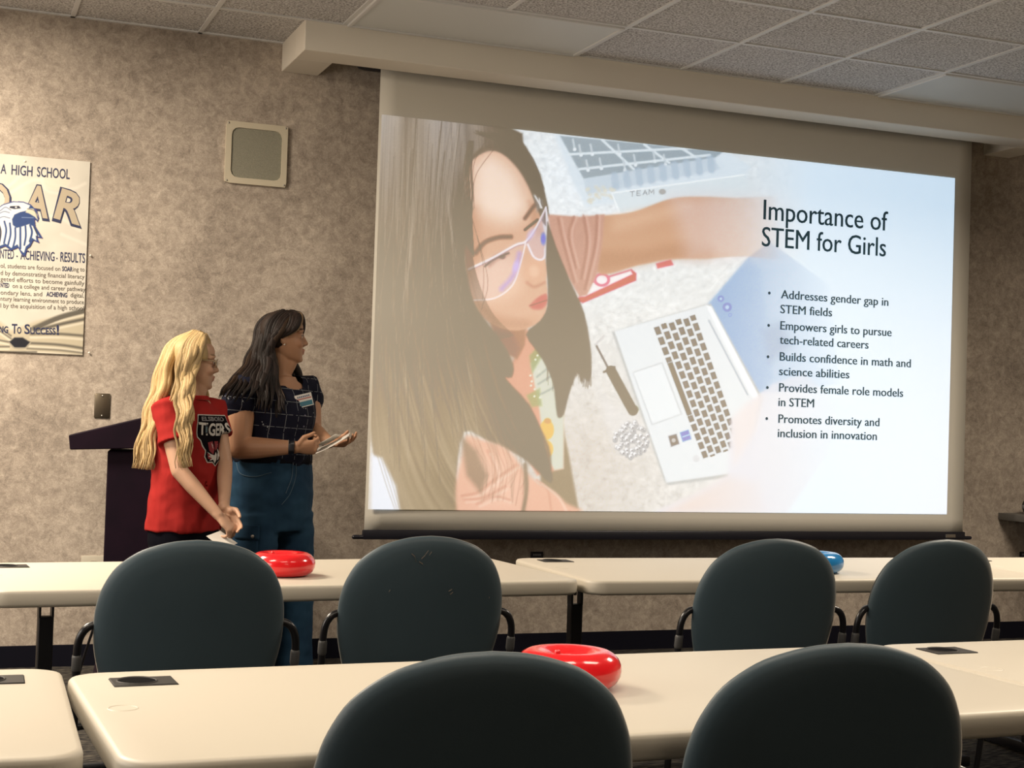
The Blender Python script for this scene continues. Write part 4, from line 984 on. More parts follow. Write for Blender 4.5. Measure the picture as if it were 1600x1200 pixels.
def hair_material(name, rough):
    m = mat(name, (.3, .2, .1), rough, attr='col', spec=.25); nt = m.node_tree; b = nt.nodes['Principled BSDF']
    tc = nt.nodes.new('ShaderNodeTexCoord'); mp = nt.nodes.new('ShaderNodeMapping'); mp.inputs['Scale'].default_value = (260, 260, 14)
    n = nt.nodes.new('ShaderNodeTexNoise'); n.inputs['Scale'].default_value = 1; n.inputs['Detail'].default_value = 2
    nt.links.new(tc.outputs['Object'], mp.inputs[0]); nt.links.new(mp.outputs[0], n.inputs['Vector'])
    bn = nt.nodes.new('ShaderNodeBump'); bn.inputs['Strength'].default_value = .6; bn.inputs['Distance'].default_value = .003
    nt.links.new(n.outputs['Fac'], bn.inputs['Height']); nt.links.new(bn.outputs['Normal'], b.inputs['Normal'])
    return m
def fan(G1, G2, count, depth, r, wave, wl, rnd, ends=.04, steps=9):
    """locks between two guide curves; depth = (near, far) spread along y"""
    G1, G2 = np.array(G1, float), np.array(G2, float); out = []
    for i in range(count):
        s = (i+rnd.uniform(.1, .9))/count; dz = rnd.uniform(*depth)
        g = G1*(1-s)+G2*s; m = len(g)-1
        P = spline(g, steps); t = np.linspace(0, 1, len(P))
        P[:, 1] += dz*np.clip(t*3, 0, 1); P[:, 0] += rnd.normal(0, .006)*np.clip(t*2, 0, 1)
        cut = 1-abs(rnd.normal(0, ends)); P = P[:max(6, int(len(P)*cut))]; t = np.linspace(0, 1, len(P)); wl_ = wl*rnd.uniform(.95, 1.06)
        L = np.r_[0, np.cumsum(np.linalg.norm(np.diff(P, axis=0), axis=1))]; ph = rnd.uniform(0, .7)+s*2.2
        amp = wave*np.clip((t-.12)*2.2, 0, 1); P[:, 0] += amp*np.sin(L/wl_*2*PI+ph); P[:, 1] += amp*.8*np.cos(L/wl_*2*PI+ph*1.3)
        out.append((P, r*rnd.uniform(.75, 1.2), (.25, -1, 0)))
    return out
def mesh_bvh(o): return BVHTree.FromPolygons([v.co[:] for v in o.data.vertices], [p.vertices[:] for p in o.data.polygons])
def wrap_flat(bm, me_verts, faces, origin, ux, uz, nrm, bvh, off, mi=0, wide=1.0):
    """lay flat shapes onto a garment: points (u, v) along ux, uz pressed back along nrm"""
    vv = []
    for u, v in me_verts:
        p = origin+ux*(u*wide)+uz*v; h = bvh.ray_cast(p+nrm*.4, -nrm)
        vv.append(bm.verts.new((h[0] if h[0] else p)+nrm*off))
    for q in faces:
        try: f = bm.faces.new([vv[i] for i in q]); f.material_index = mi
        except ValueError: pass
def flat_cells(poly, step=.006):
    """a polygon cut into small cells so that it can follow folds: (verts, faces)"""
    b2 = bmesh.new(); f = b2.faces.new([b2.verts.new((x, y, 0)) for x, y in poly]); xs = [p[0] for p in poly]; ys = [p[1] for p in poly]
    for lo, hi, nrm in ((min(xs), max(xs), (1, 0, 0)), (min(ys), max(ys), (0, 1, 0))):
        k = lo+step
        while k < hi:
            bmesh.ops.bisect_plane(b2, geom=b2.verts[:]+b2.edges[:]+b2.faces[:], plane_co=(k if nrm[0] else 0, k if nrm[1] else 0, 0), plane_no=nrm); k += step
    bmesh.ops.triangulate(b2, faces=b2.faces[:]); b2.verts.index_update()
    r = [(v.co.x, v.co.y) for v in b2.verts], [tuple(v.index for v in f.verts) for f in b2.faces]; b2.free(); return r
def figure(cx, sx, shx, z0, sz, shz, R):
    """measured photo point and depth (away from the camera) -> the person's own axes"""
    def P(px, py, d=0.0):
        x = (px-cx)*sx+(py-650)*shx; z = z0-(py-650)*sz+(px-cx)*shz; k = 1+d/R
        return Vector((x*k, d, EYE+(z-EYE)*k))
    return P
def shoes(parent, spots, fwd, m, col_sole):
    f, s, u = frame3(fwd)
    for q in spots:
        bm = bmesh.new(); c = Vector(q)
        ringloft(bm, [(c-f*.07+u*.03, s*.030, u*.030), (c-f*.05+u*.045, s*.036, u*.042), (c+f*.02+u*.045, s*.040, u*.043), (c+f*.09+u*.034, s*.046, u*.032), (c+f*.15+u*.028, s*.044, u*.026), (c+f*.185+u*.022, s*.024, u*.018)], 16)
        sh = obj('shoe', bm, m, parent, smooth=True)
        bm = bmesh.new(); ringloft(bm, [(c+f*.055+u*z, f*.135, s*.048, .8) for z in (0, .018)], 20); obj('sole', bm, col_sole, sh)

# ---------------------------------------------------------------- presenter in the navy blouse
A = figure(430, .0028795, .000104, 1.23203, .0028933, .0000939, 6.703)
pa = thing('person', 'dark-haired person in navy checked blouse and jeans holding papers', 'person', (1.42608, 6.55, 0), -.21438)
phi = math.radians(40); ax = Vector((math.cos(phi), math.sin(phi), 0)); fr = Vector((math.sin(phi), -math.cos(phi), 0)); up = Vector((0, 0, 1))
hd = Head(A(443, 527, .0)+Vector((0, 0, 0)), (1, .13, .02), (-.02, 0, 1), .985, 1.08)
rS, rE, rW = A(378, 618, -.125), A(374, 700, -.175), A(462, 699, -.26)
lS, lE, lW = A(480, 612, .125), A(487, 672, .07), A(514, 692, -.06)
bm = bmesh.new()
TR = [((424, 802), .16, .125), ((424, 775), .185, .14), ((424, 748), .192, .148), ((425, 712), .172, .135), ((430, 670), .163, .130), ((434, 640), .168, .138), ((434, 618), .172, .112), ((434, 604), .150, .085), ((437, 594), .085, .066), ((441, 588), .060, .056)]
torso(bm, [(A(*c), w, d) for c, w, d in TR], ax, fr)
tube(bm, [A(436, 597, 0), A(436, 580, 0), A(437, 555, 0)], [.058, .052, .052], fr, 20)
tube(bm, [A(440, 585, -.005), A(452, 566, 0)], [.042, .036], fr, 16)                                     # under the chin
hd.solid(bm)
tube(bm, [rS, rS*.55+rE*.45, rE], [(.066, .062), (.062, .058), (.050, .048)], fr, 16)
tube(bm, [rE, rE*.7+rW*.3, rW*.85+rE*.15, rW], [(.050, .048), (.048, .045), (.032, .030), (.028, .024)], up, 16)
tube(bm, [lS, lS*.5+lE*.5, lE], [.060, .054, .045], fr, 16)
tube(bm, [lE, lE*.7+lW*.3, lW], [.045, .041, .027], up, 16)
hand(bm, rW, (1, -.12, .03), (0, .85, .45), (0, -.5, .85), .98, (48, 52, 35))
hand(bm, lW, (1, -.30, -.02), (-.05, -.35, .9), (-.2, .9, .3), .95, (22, 28, 20))
for s, hx in ((-1, 398), (1, 452)):
    kx = A(424, 900, 0)+ax*s*.116+fr*.02; an = Vector((kx.x, kx.y+.02, .09))
    tube(bm, [A(424, 785, 0)+ax*s*.098, kx, Vector((kx.x, kx.y+.02, .32)), an], [.080, .060, .055, .040], fr, 14)
    tube(bm, [an, an+fr*.10-up*.04], [.036, .028], up, 10)
bodyA = fuse(bm, .0042, 2, .4)
v = verts_np(bodyA).astype(float); col = np.empty((len(v), 3)); col[:] = (.40, .215, .125)
hd.paint(v, col, (.36, .12, .09), (.03, .018, .012)); set_col(bodyA, col)
bA = link('body', bodyA, M_skinA, pa, True); hd.eyes(pa)
# earring
bm = bmesh.new(); ball(bm, hd.P(-.006, -.079, -.036), .0042, 10); obj('earring', bm, mat('pearl', (.75, .7, .6), .2), pa, smooth=True)
# blouse: navy with a thin white window check and tiny flowers
def blouse_material():
    m = bpy.data.materials.new('navy_windowpane_cloth'); m.use_nodes = True; nt = m.node_tree; b = nt.nodes['Principled BSDF']
    b.inputs['Roughness'].default_value = .85; b.inputs['Specular IOR Level'].default_value = .15
    tc = nt.nodes.new('ShaderNodeTexCoord'); mp = nt.nodes.new('ShaderNodeMapping'); mp.inputs['Rotation'].default_value = (0, math.radians(-3), -phi)
    nt.links.new(tc.outputs['Object'], mp.inputs[0]); sp = nt.nodes.new('ShaderNodeSeparateXYZ'); nt.links.new(mp.outputs[0], sp.inputs[0])
    def M(op, a, b_=None):
        n = nt.nodes.new('ShaderNodeMath'); n.operation = op
        for i, x in enumerate((a, b_)):
            if x is None: continue
            if isinstance(x, (int, float)): n.inputs[i].default_value = x
            else: nt.links.new(x, n.inputs[i])
        return n.outputs[0]
    def stripe(o, per, ph, w): return M('LESS_THAN', M('ABSOLUTE', M('SUBTRACT', M('FRACT', M('ADD', M('DIVIDE', o, per), ph)), .5)), w)
    g = M('MAXIMUM', stripe(sp.outputs['X'], .062, .3, .015), stripe(sp.outputs['Z'], .058, .1, .016))
    n = nt.nodes.new('ShaderNodeTexNoise'); n.inputs['Scale'].default_value = 45; nt.links.new(tc.outputs['Object'], n.inputs['Vector'])
    g = M('MULTIPLY', g, M('GREATER_THAN', n.outputs['Fac'], .42))
    vo = nt.nodes.new('ShaderNodeTexVoronoi'); vo.inputs['Scale'].default_value = 95; nt.links.new(tc.outputs['Object'], vo.inputs['Vector'])
    n2 = nt.nodes.new('ShaderNodeTexNoise'); n2.inputs['Scale'].default_value = 17; nt.links.new(tc.outputs['Object'], n2.inputs['Vector'])
    fl = M('MULTIPLY', M('LESS_THAN', vo.outputs['Distance'], .34), M('GREATER_THAN', n2.outputs['Fac'], .67))
    g = M('MAXIMUM', M('MULTIPLY', g, .75), fl)
    mx = nt.nodes.new('ShaderNodeMix'); mx.data_type = 'RGBA'; nt.links.new(g, mx.inputs[0]); mx.inputs[6].default_value = (.006, .007, .018, 1); mx.inputs[7].default_value = (.30, .32, .34, 1)
    nt.links.new(mx.outputs[2], b.inputs['Base Color']); return m
M_blouse = blouse_material()
bm = bmesh.new(); g = .012
BR = [((425, 727), .188, .150), ((426, 712), .190, .152), ((430, 680), .177, .145), ((433, 648), .184, .154), ((434, 625), .188, .134), ((434, 610), .170, .104), ((436, 602), .128, .084)]
torso(bm, [(A(*c), w, d) for c, w, d in BR], ax, fr)
tube(bm, [A(437, 606, 0)-ax*.10, rS+Vector((.01, .01, .022)), rS+Vector((-.006, -.006, -.030))], [.066, .080, .085], fr, 18, caps=True)
tube(bm, [A(437, 606, 0)+ax*.10, lS+Vector((-.01, -.01, .015)), lS+Vector((.006, .002, -.035))], [.062, .072, .074], fr, 18, caps=True)
me = fuse(bm, .006, 3, .5); blouse = link('blouse', me, M_blouse, pa, True)
for v in me.vertices:
    w_ = noise.noise(v.co*11)*.006+noise.noise(v.co*26)*.0025; v.co += v.normal*w_
# cut the scooped neckline
nk = A(450, 588, -.02)
bm = bmesh.new(); bm.from_mesh(me); bmesh.ops.delete(bm, geom=[v for v in bm.verts if ((v.co-nk)*Vector((1, 1, 1))).length < .078], context='VERTS'); bm.to_mesh(me); bm.free()
M_btn = mat('dark_button', (.10, .10, .14), .3)
bv = mesh_bvh(blouse)
for k in range(5):
    p = A(462, 632+k*17, -.05); h = bv.ray_cast(p+fr*.4, -fr)
    if h[0]:
        bm = bmesh.new(); ball(bm, h[0]+fr*.001, .0045, 10); obj('button', bm, M_btn, blouse, smooth=True)
# name badge on the chest
p = A(473, 626, 0); h = bv.ray_cast(p+Vector((.0, -.5, 0)), Vector((0, 1, 0))); q = (h[0] if h[0] else p+Vector((0, -.08, 0)))
n_ = Vector((.45, -.88, .10)).normalized(); f_, s_, u_ = frame3(n_); 
Mb = Matrix((s_, u_, n_)).transposed().to_4x4(); Mb = Matrix.Translation(q+n_*.009) @ Mb @ Matrix.Rotation(math.radians(14), 4, 'Z')
bm = bmesh.new(); box(bm, (-.043, -.029, -.001), (.043, .029, .001), 0, 1, Mb); bd = obj('name_badge', bm, mat('white_card', (.62, .60, .57), .5), pa); bd['label'] = 'white and teal name badge'
bm = bmesh.new(); box(bm, (-.039, -.025, .001), (.039, -.004, .0016), 0, 1, Mb); obj('teal_band', bm, mat('teal_print', (.02, .13, .19), .5), bd)
bm = bmesh.new(); box(bm, (-.039, .006, .001), (.039, .010, .0016), 0, 1, Mb); obj('red_line', bm, mat('red_print', (.35, .04, .03), .5), bd)
bm = bmesh.new(); M_print = mat('grey_badge_print', (.10, .12, .2), .5)
for k in range(7): box(bm, (-.032+k*.0095, .014, .001), (-.0255+k*.0095, .0215, .0016), 0, 1, Mb)
obj('name_lettering', bm, M_print, bd)
# watch
d_ = (rW-rE).normalized(); c = rE*.08+rW*.92
bm = bmesh.new(); ringloft(bm, [(c+d_*x, up*.0305, Vector((0, 1, 0))*.0335) for x in (-.013, -.009, .009, .013)], 24, cap=False)
ringloft(bm, [(c+d_*x, up*.027, Vector((0, 1, 0))*.030) for x in (.013, -.013)], 24, cap=False); wt = obj('watch', bm, M_bar, pa, smooth=True)
bm = bmesh.new(); box(bm, c+Vector((-.013, -.040, -.016)), c+Vector((.013, -.030, .016)), .003, 2); obj('watch_case', bm, M_bar, wt, sharp=40)
bm = bmesh.new(); box(bm, c+Vector((-.0145, -.030, .018)), c+Vector((-.0115, .012, .0325)), .001, 1); obj('band_loop', bm, M_steel, wt)
# jeans
def denim():
    m = mat('blue_denim', (.010, .032, .065), .85, var=(7, (.020, .056, .100), 6), bump=(420, .3, .001), spec=.15); return m
M_denim = denim(); M_stitch = mat('denim_stitch', (.05, .09, .13), .8)
bm = bmesh.new()
JR = [((424, 828), .188, .132), ((424, 800), .196, .148), ((424, 770), .204, .158), ((424, 745), .203, .158), ((424, 722), .193, .152), ((425, 711), .190, .149)]
torso(bm, [(A(*c), w, d) for c, w, d in JR], ax, fr)
legs = []
for s in (-1, 1):
    hip = A(424, 805, 0)+ax*s*.100; kn = A(424, 900, 0)+ax*s*.116+fr*.02; hem = Vector((kn.x, kn.y+.02, .045)); legs.append(hem)
    tube(bm, [hip, hip*.5+kn*.5, kn, kn*.4+hem*.6, hem], [(.106, .128), (.100, .112), (.090, .096), (.092, .096), (.098, .104)], ax, 22, caps=False)
    
ball(bm, A(424, 815, 0), (.13, .115, .075), 18)
me = fuse(bm, .007, 4, .5); jeans = link('jeans', me, M_denim, pa, True)
for v in me.vertices: v.co += v.normal*(noise.noise(Vector((v.co.x*9, v.co.y*9, v.co.z*22)))*.005+noise.noise(v.co*30)*.002)
bv = mesh_bvh(jeans)
def denim_patch(name, poly, org, ux, nrm, m, off, parent):
    V_, F_ = flat_cells(poly, .012); bm = bmesh.new(); wrap_flat(bm, V_, F_, org, ux, up, nrm, bv, off); o = obj(name, bm, m, parent, smooth=True)
    s = o.modifiers.new('thickness', 'SOLIDIFY'); s.thickness = .004; s.offset = 1; return o
vw = Vector((0, -1, 0))
pk = denim_patch('cargo_pocket', [(-.045, -.16), (.05, -.16), (.05, .0), (-.045, .0)], A(388, 818, 0), Vector((1, 0, 0)), vw, M_denim, .004, jeans)
fl = denim_patch('pocket_flap', [(-.05, -.055), (.054, -.055), (.054, .008), (-.05, .008)], A(388, 818, 0), Vector((1, 0, 0)), vw, M_denim, .009, jeans)
h = bv.ray_cast(A(396, 832, 0)+vw*.5, -vw)
if h[0]:
    bm = bmesh.new(); ball(bm, h[0]+vw*.018, (.008, .004, .008), 10); obj('rivet', bm, M_steel, jeans, smooth=True)
for pts in ([(371, 722), (378, 738), (400, 742), (424, 736)], [(462, 722), (461, 745), (452, 770), (440, 785)], [(457, 722), (455, 745), (446, 768)]):
    P = []
    for px, py in pts:
        h = bv.ray_cast(A(px, py, 0)+vw*.5, -vw)
        if h[0]: P.append(h[0]+vw*.002)
    if len(P) > 1:
        bm = bmesh.new(); tube(bm, spline(P, 6), .002, N=6); obj('seam', bm, M_stitch, jeans, smooth=True)
bm = bmesh.new(); ringloft(bm, [(A(425, y), ax*.194, fr*.153, .92) for y in (722, 719.5, 710, 707)], 40, cap=False); o = obj('belt', bm, mat('dark_belt', (.006, .006, .010), .8, spec=.1), pa, smooth=True); sm = o.modifiers.new('t', 'SOLIDIFY'); sm.thickness = .004
shoes(pa, [(q.x, q.y, 0) for q in legs], fr, M_bar, mat('white_sole', (.5, .48, .45), .6))
# hair
M_hairA = hair_material('dark_brown_hair', .55)
rnd = np.random.default_rng(5)
def g(*p): return [tuple(A(a, b, c)) for a, b, c in p]
locks = []
locks += fan(g((438, 486, .01), (408, 505, .02), (396, 545, .01), (376, 582, -.10), (352, 604, -.20), (344, 624, -.225)), g((440, 485, .0), (416, 520, -.03), (410, 565, -.05), (402, 590, -.14), (394, 612, -.20), (384, 636, -.215)), 60, (-.03, .03), .0100, .006, .16, rnd, .20)
locks += fan(g((442, 484, -.02), (420, 512, -.07), (415, 560, -.085), (404, 600, -.16), (400, 640, -.21)), g((446, 484, -.03), (427, 512, -.078), (419, 555, -.09), (422, 605, -.15), (424, 655, -.21)), 44, (-.02, .02), .0098, .005, .15, rnd, .08)
locks += fan(g((450, 485, -.03), (432, 508, -.082), (421, 550, -.090), (428, 605, -.13), (432, 660, -.20)), g((460, 488, -.03), (442, 512, -.084), (425, 540, -.088), (433, 595, -.10), (449, 645, -.19)), 36, (-.012, .012), .0092, .005, .15, rnd, .08)
locks += fan(g((446, 484, .03), (436, 520, .09), (440, 565, .10), (452, 600, .10), (466, 628, .05)), g((458, 486, .03), (462, 520, .075), (458, 560, .07), (468, 588, .09), (480, 622, .05)), 30, (-.015, .03), .012, .007, .15, rnd, .08)
locks += fan(g((436, 486, .04), (412, 515, .06), (412, 560, .06), (400, 600, .05), (372, 630, .02)), g((438, 486, .06), (425, 520, .09), (425, 565, .09), (425, 605, .09), (405, 640, .07)), 24, (-.03, .03), .013, .008, .16, rnd, .1)
cols = [np.array((.010, .0058, .0046))*rnd.uniform(.6, 1.6) if rnd.uniform() > .12 else np.array((.028, .015, .008)) for _ in locks]
hA = lock_mesh('hair', locks, M_hairA, pa, cols)
bm = bmesh.new(); M3 = hd.M(); ball(bm, hd.P(-.012, 0, .022), (.100, .083, .102), 30, M3)
for v in list(bm.verts):      # keep the scalp: bare where the face is
    x, y, z = hd.local(np.array(v.co)[None]); 
    if x[0] > .055-.0*z[0] and z[0] < .085 - .02 or z[0] < -.055 or (x[0] > .0 and z[0] < .03): bm.verts.remove(v)
bm.verts.ensure_lookup_table(); cap = obj('scalp_hair', bm, M_hairA, hA, smooth=True); set_col(cap.data, np.tile((.018, .010, .007), (len(cap.data.vertices), 1)))
sm = cap.modifiers.new('t', 'SOLIDIFY'); sm.thickness = .006
locks = fan(g((463, 488, -.01), (468, 494, -.045), (464, 508, -.070), (450, 521, -.085), (432, 528, -.090)), g((450, 484, -.01), (456, 494, -.06), (450, 512, -.083), (438, 522, -.090), (424, 534, -.092)), 22, (-.004, .004), .0085, .001, .2, rnd, .02)
locks += fan(g((463, 488, .01), (470, 496, .05), (470, 512, .068), (464, 530, .075), (458, 545, .078)), g((452, 484, .01), (456, 492, .06), (452, 512, .08), (450, 530, .085), (450, 550, .085)), 16, (-.004, .004), .009, .001, .2, rnd, .02)
cols = [np.array((.013, .0075, .006))*rnd.uniform(.7, 1.7) for _ in locks]; cols[1] = np.array((.20, .13, .07)); cols[2] = np.array((.16, .10, .05))
lock_mesh('front_hair', locks, M_hairA, hA, cols)
# the papers she holds
M_paper = mat('white_paper', (.58, .55, .50), .7)
def sheet(name, pts, label, m, group=None):
    P = [A(*p) for p in pts]; W_ = pa.matrix_basis
    bm = bmesh.new(); n = (P[1]-P[0]).cross(P[3]-P[0]).normalized(); N_ = 6; V = {}
    for a in range(N_+1):
        for b_ in range(N_+1):
            u, w = a/N_, b_/N_; q = P[0]*(1-u)*(1-w)+P[1]*u*(1-w)+P[2]*u*w+P[3]*(1-u)*w; V[a, b_] = bm.verts.new(q-Vector((0, 0, .006*math.sin(u*PI))))
    for a in range(N_):
        for b_ in range(N_): bm.faces.new((V[a, b_], V[a+1, b_], V[a+1, b_+1], V[a, b_+1]))
    o = obj(name, bm, m, None, smooth=True); s = o.modifiers.new('t', 'SOLIDIFY'); s.thickness = .0012
    o.matrix_world = Matrix.LocRotScale(Vector((1.42608, 6.55, 0)), Matrix.Rotation(-.21438, 3, 'Z'), None)
    return tag(o, label, 'paper', group)
sheet('paper_card', [(489, 695, -.26), (524, 678, -.19), (533, 680, -.09), (499, 697, -.16)], 'upper white card in the hands of the presenter in navy', M_paper)
sheet('paper_sheet', [(493, 709, -.30), (545, 681, -.24), (547, 676, -.09), (497, 700, -.13)], 'larger white sheet under the card, held by the presenter in navy', M_paper)

# ---------------------------------------------------------------- blonde presenter in the red shirt
B = figure(290, .0026499, .0001001, 1.22032, .0026867, .0000861, 6.296)
pb_ = thing('person', 'blonde person in glasses and a red tiger T-shirt with clasped hands', 'person', (.97379, 6.22, 0), -.155297)
phb = math.radians(42); bx_ = Vector((math.cos(phb), math.sin(phb), 0)); bf = Vector((math.sin(phb), -math.cos(phb), 0))
hb = Head(B(302.5, 566, .0), (1, .16, -.05), (.02, 0, 1), .955, 1.0)
rS, rE, rW = B(261, 640, -.095), B(280, 735, -.165), B(341, 806, -.215)
lS, lE, lW = B(333, 640, .095), B(351, 725, .02), B(350, 795, -.15)
bm = bmesh.new()
TR = [((287, 850), .13, .10), ((287, 820), .148, .110), ((288, 780), .145, .105), ((290, 730), .130, .098), ((291, 690), .132, .100), ((292, 660), .138, .100), ((293, 640), .140, .085), ((294, 628), .110, .066), ((299, 618), .062, .054), ((302, 612), .048, .048)]
torso(bm, [(B(*c), w, d) for c, w, d in TR], bx_, bf)
tube(bm, [B(301, 622, 0), B(305, 606, 0), B(304, 590, 0)], [.050, .046, .048], bf, 18)
tube(bm, [B(308, 614, -.005), B(313, 598, 0)], [.038, .038], bf, 14)
hb.solid(bm)
tube(bm, [rS, rS*.5+rE*.5, rE], [.048, .041, .034], bf, 16)
tube(bm, [rE, rE*.65+rW*.35, rW], [.034, .033, .0215], bf, 16)
tube(bm, [lS, lS*.5+lE*.5, lE], [.046, .040, .033], bf, 16)
tube(bm, [lE, lE*.65+lW*.35, lW], [.033, .032, .0215], bf, 16)
hand(bm, rW, (.72, -.05, -.70), (-.55, .55, -.62), (.25, .85, .1), .93, (34, 48, 30))
hand(bm, lW, (.50, -.28, -.82), (-.30, -.85, .1), (.80, -.1, .5), .93, (20, 30, 20))
for s in (-1, 1):
    a = B(287, 840, 0)+bx_*s*.075; kn = B(287, 950, 0)+bx_*s*.085; an = Vector((kn.x, kn.y+.02, .08))
    tube(bm, [a, kn, kn*.4+an*.6, an], [.075, .052, .047, .034], bf, 14); tube(bm, [an, an+bf*.09-up*.035], [.032, .026], up, 10)
bodyB = fuse(bm, .0042, 2, .4)
v = verts_np(bodyB).astype(float); col = np.empty((len(v), 3)); col[:] = (.50, .30, .20)
hb.paint(v, col, (.42, .17, .14), (.16, .10, .05)); set_col(bodyB, col)
bB = link('body', bodyB, M_skinB, pb_, True); hb.eyes(pb_)
# glasses
M_frame = mat('clear_gold_frame', (.42, .33, .20), .3, .3)
M_lensg = bpy.data.materials.new('spectacle_lens'); M_lensg.use_nodes = True; b = M_lensg.node_tree.nodes['Principled BSDF']; b.inputs['Transmission Weight'].default_value = 1; b.inputs['Roughness'].default_value = .02; b.inputs['IOR'].default_value = 1.05
bm = bmesh.new()
for y in (-1, 1):
    P = [hb.P(.098-.010*abs(math.cos(a))*(1 if math.cos(a)*y > 0 else .2), y*.034+.023*math.cos(a), .002+.019*math.sin(a)) for a in np.linspace(0, 2*PI, 25)]
    tube(bm, P, .0019, N=6, caps=False)
    tube(bm, [hb.P(.089, y*.057, .010), hb.P(.060, y*.074, .012), hb.P(.0, y*.082, .012), hb.P(-.012, y*.083, -.004)], .0021, N=6)
tube(bm, [hb.P(.098, -.011, .006), hb.P(.101, 0, .009), hb.P(.098, .011, .006)], .0018, N=6)
gl = obj('glasses', bm, M_frame, pb_, smooth=True)
for y in (-1, 1):
    bm = bmesh.new(); ringloft(bm, [(hb.P(.0945, y*.034, .002), hb.s*.022*hb.k, hb.u*.018*hb.k), (hb.P(.0955, y*.034, .002), hb.s*.022*hb.k, hb.u*.018*hb.k)], 20); obj('lens', bm, M_lensg, gl)
# red T-shirt
M_redshirt = mat('red_jersey', (.31, .018, .016), .85, bump=(350, .15, .001), spec=.15)
bm = bmesh.new()
SR = [((286, 829), .166, .130), ((287, 815), .165, .130), ((288, 780), .158, .124), ((290, 730), .150, .116), ((291, 690), .152, .117), ((292, 662), .155, .116), ((293, 643), .156, .100), ((294, 632), .128, .080), ((297, 624), .078, .068)]
torso(bm, [(B(*c), w, d) for c, w, d in SR], bx_, bf)
tube(bm, [B(294, 640, 0)-bx_*.09, rS+Vector((-.004, 0, .0)), rS*.70+rE*.30, rS*.46+rE*.54], [(.062, .062), (.062, .060), (.060, .058), (.066, .064)], bf, 18, caps=False)
tube(bm, [B(294, 640, 0)+bx_*.09, lS, lS*.70+lE*.30, lS*.50+lE*.50], [.060, .062, .060, .064], bf, 18, caps=False)
me = fuse(bm, .006, 3, .5); shirt = link('t_shirt', me, M_redshirt, pb_, True)
for v in me.vertices:
    t_ = min(1, max(0, (1.15-v.co.z)/.3)); v.co += v.normal*(noise.noise(Vector((v.co.x*14, v.co.y*14, v.co.z*6)))*.012*t_+noise.noise(v.co*24)*.004+noise.noise(Vector((v.co.x*10+v.co.z*14, v.co.y*10, v.co.z*9)))*.006)
bm = bmesh.new(); ringloft(bm, [(B(303, 620, 0)+Vector((0, 0, z)), bx_*r, bf*(r*.98)) for r, z in ((.066, -.012), (.064, .0), (.058, .006), (.054, .004))], 26, cap=False); obj('collar', bm, M_redshirt, shirt, smooth=True)
# print on the chest
bv = mesh_bvh(shirt); org = B(316, 672, 0); pn = Vector((math.sin(phb+.12), -math.cos(phb+.12), 0)); px_ = Vector((math.cos(phb+.12), math.sin(phb+.12), 0))
M_pb, M_pw, M_pr, M_pg = mat('black_print', (.006, .005, .007), .9, spec=.05), mat('white_print', (.55, .53, .50), .7), mat('dark_red_print', (.22, .012, .02), .7), mat('grey_print_ink', (.20, .19, .20), .7)
def sprint(name, polys, m, off):
    bm = bmesh.new()
    for P in polys:
        V_, F_ = flat_cells(P, .008); wrap_flat(bm, V_, F_, org, px_, up, pn, bv, off, wide=.9)
    return obj(name, bm, m, shirt)
def sletters(name, s, u0, v0, w, cap, m, off, arc=0):
    V0, F0 = text2d(s, .03); k = w/V0[:, 0].max(); b2 = bmesh.new(); vv = [b2.verts.new((x*k+u0, y*cap+v0, 0)) for x, y in V0.tolist()]
    for q in F0:
        try: b2.faces.new([vv[i] for i in q])
        except ValueError: pass
    bmesh.ops.triangulate(b2, faces=b2.faces[:]); bmesh.ops.subdivide_edges(b2, edges=b2.edges[:], cuts=1); b2.verts.index_update()
    V_ = [(v.co.x, v.co.y+arc*((v.co.x-u0-w/2)**2)) for v in b2.verts]; F_ = [tuple(v.index for v in f.verts) for f in b2.faces]; b2.free()
    bm = bmesh.new(); wrap_flat(bm, V_, F_, org, px_, up, pn, bv, off, wide=.9); return obj(name, bm, m, shirt)
sprint('print_panel', [[(-.105, .040), (-.10, .066), (.10, .066), (.105, .040), (.112, .02), (.115, -.03), (.10, -.045), (.085, -.05), (.10, -.08), (.085, -.115), (.05, -.13), (.02, -.152), (-.01, -.135), (-.045, -.135), (-.07, -.11), (-.065, -.085), (-.085, -.065), (-.095, -.045), (-.112, -.03), (-.112, .02)]], M_pw, .0015)
sprint('print_ground', [[(-.101, .040), (-.096, .062), (.096, .062), (.101, .040), (.108, .02), (.110, -.028), (.096, -.041), (.079, -.047), (.095, -.08), (.081, -.111), (.048, -.126), (.02, -.147), (-.01, -.130), (-.042, -.131), (-.065, -.108), (-.060, -.083), (-.081, -.061), (-.092, -.041), (-.108, -.027), (-.108, .02)]], M_pb, .0025)
sletters('town_lettering', 'ELSBORO', -.082, .040, .165, .017, M_pg, .0035)
sletters('team_lettering', 'TIGERS', -.103, -.020, .206, .050, M_pw, .0035, .4)
sprint('emblem_red', [[(-.055, -.05), (-.02, -.045), (.0, -.075), (-.01, -.10), (-.04, -.085)], [(-.005, -.045), (.03, -.045), (.035, -.07), (.01, -.085)], [(.045, -.05), (.075, -.06), (.07, -.09), (.05, -.08)], [(-.055, -.095), (-.03, -.10), (-.02, -.12), (-.045, -.118)]], M_pr, .0035)
sprint('emblem_white', [[(-.058, -.088), (-.03, -.098), (.0, -.104), (.012, -.09), (.022, -.10), (.02, -.125), (.008, -.138), (-.008, -.122), (-.035, -.126), (-.02, -.115), (-.045, -.108), (-.03, -.104)], [(.028, -.075), (.05, -.085), (.07, -.10), (.062, -.112), (.045, -.108), (.04, -.12), (.03, -.125), (.03, -.10), (.038, -.092)], [(-.03, -.052), (-.018, -.058), (-.010, -.078), (-.018, -.072)], [(.02, -.05), (.03, -.056), (.026, -.07)]], M_pw, .0035)
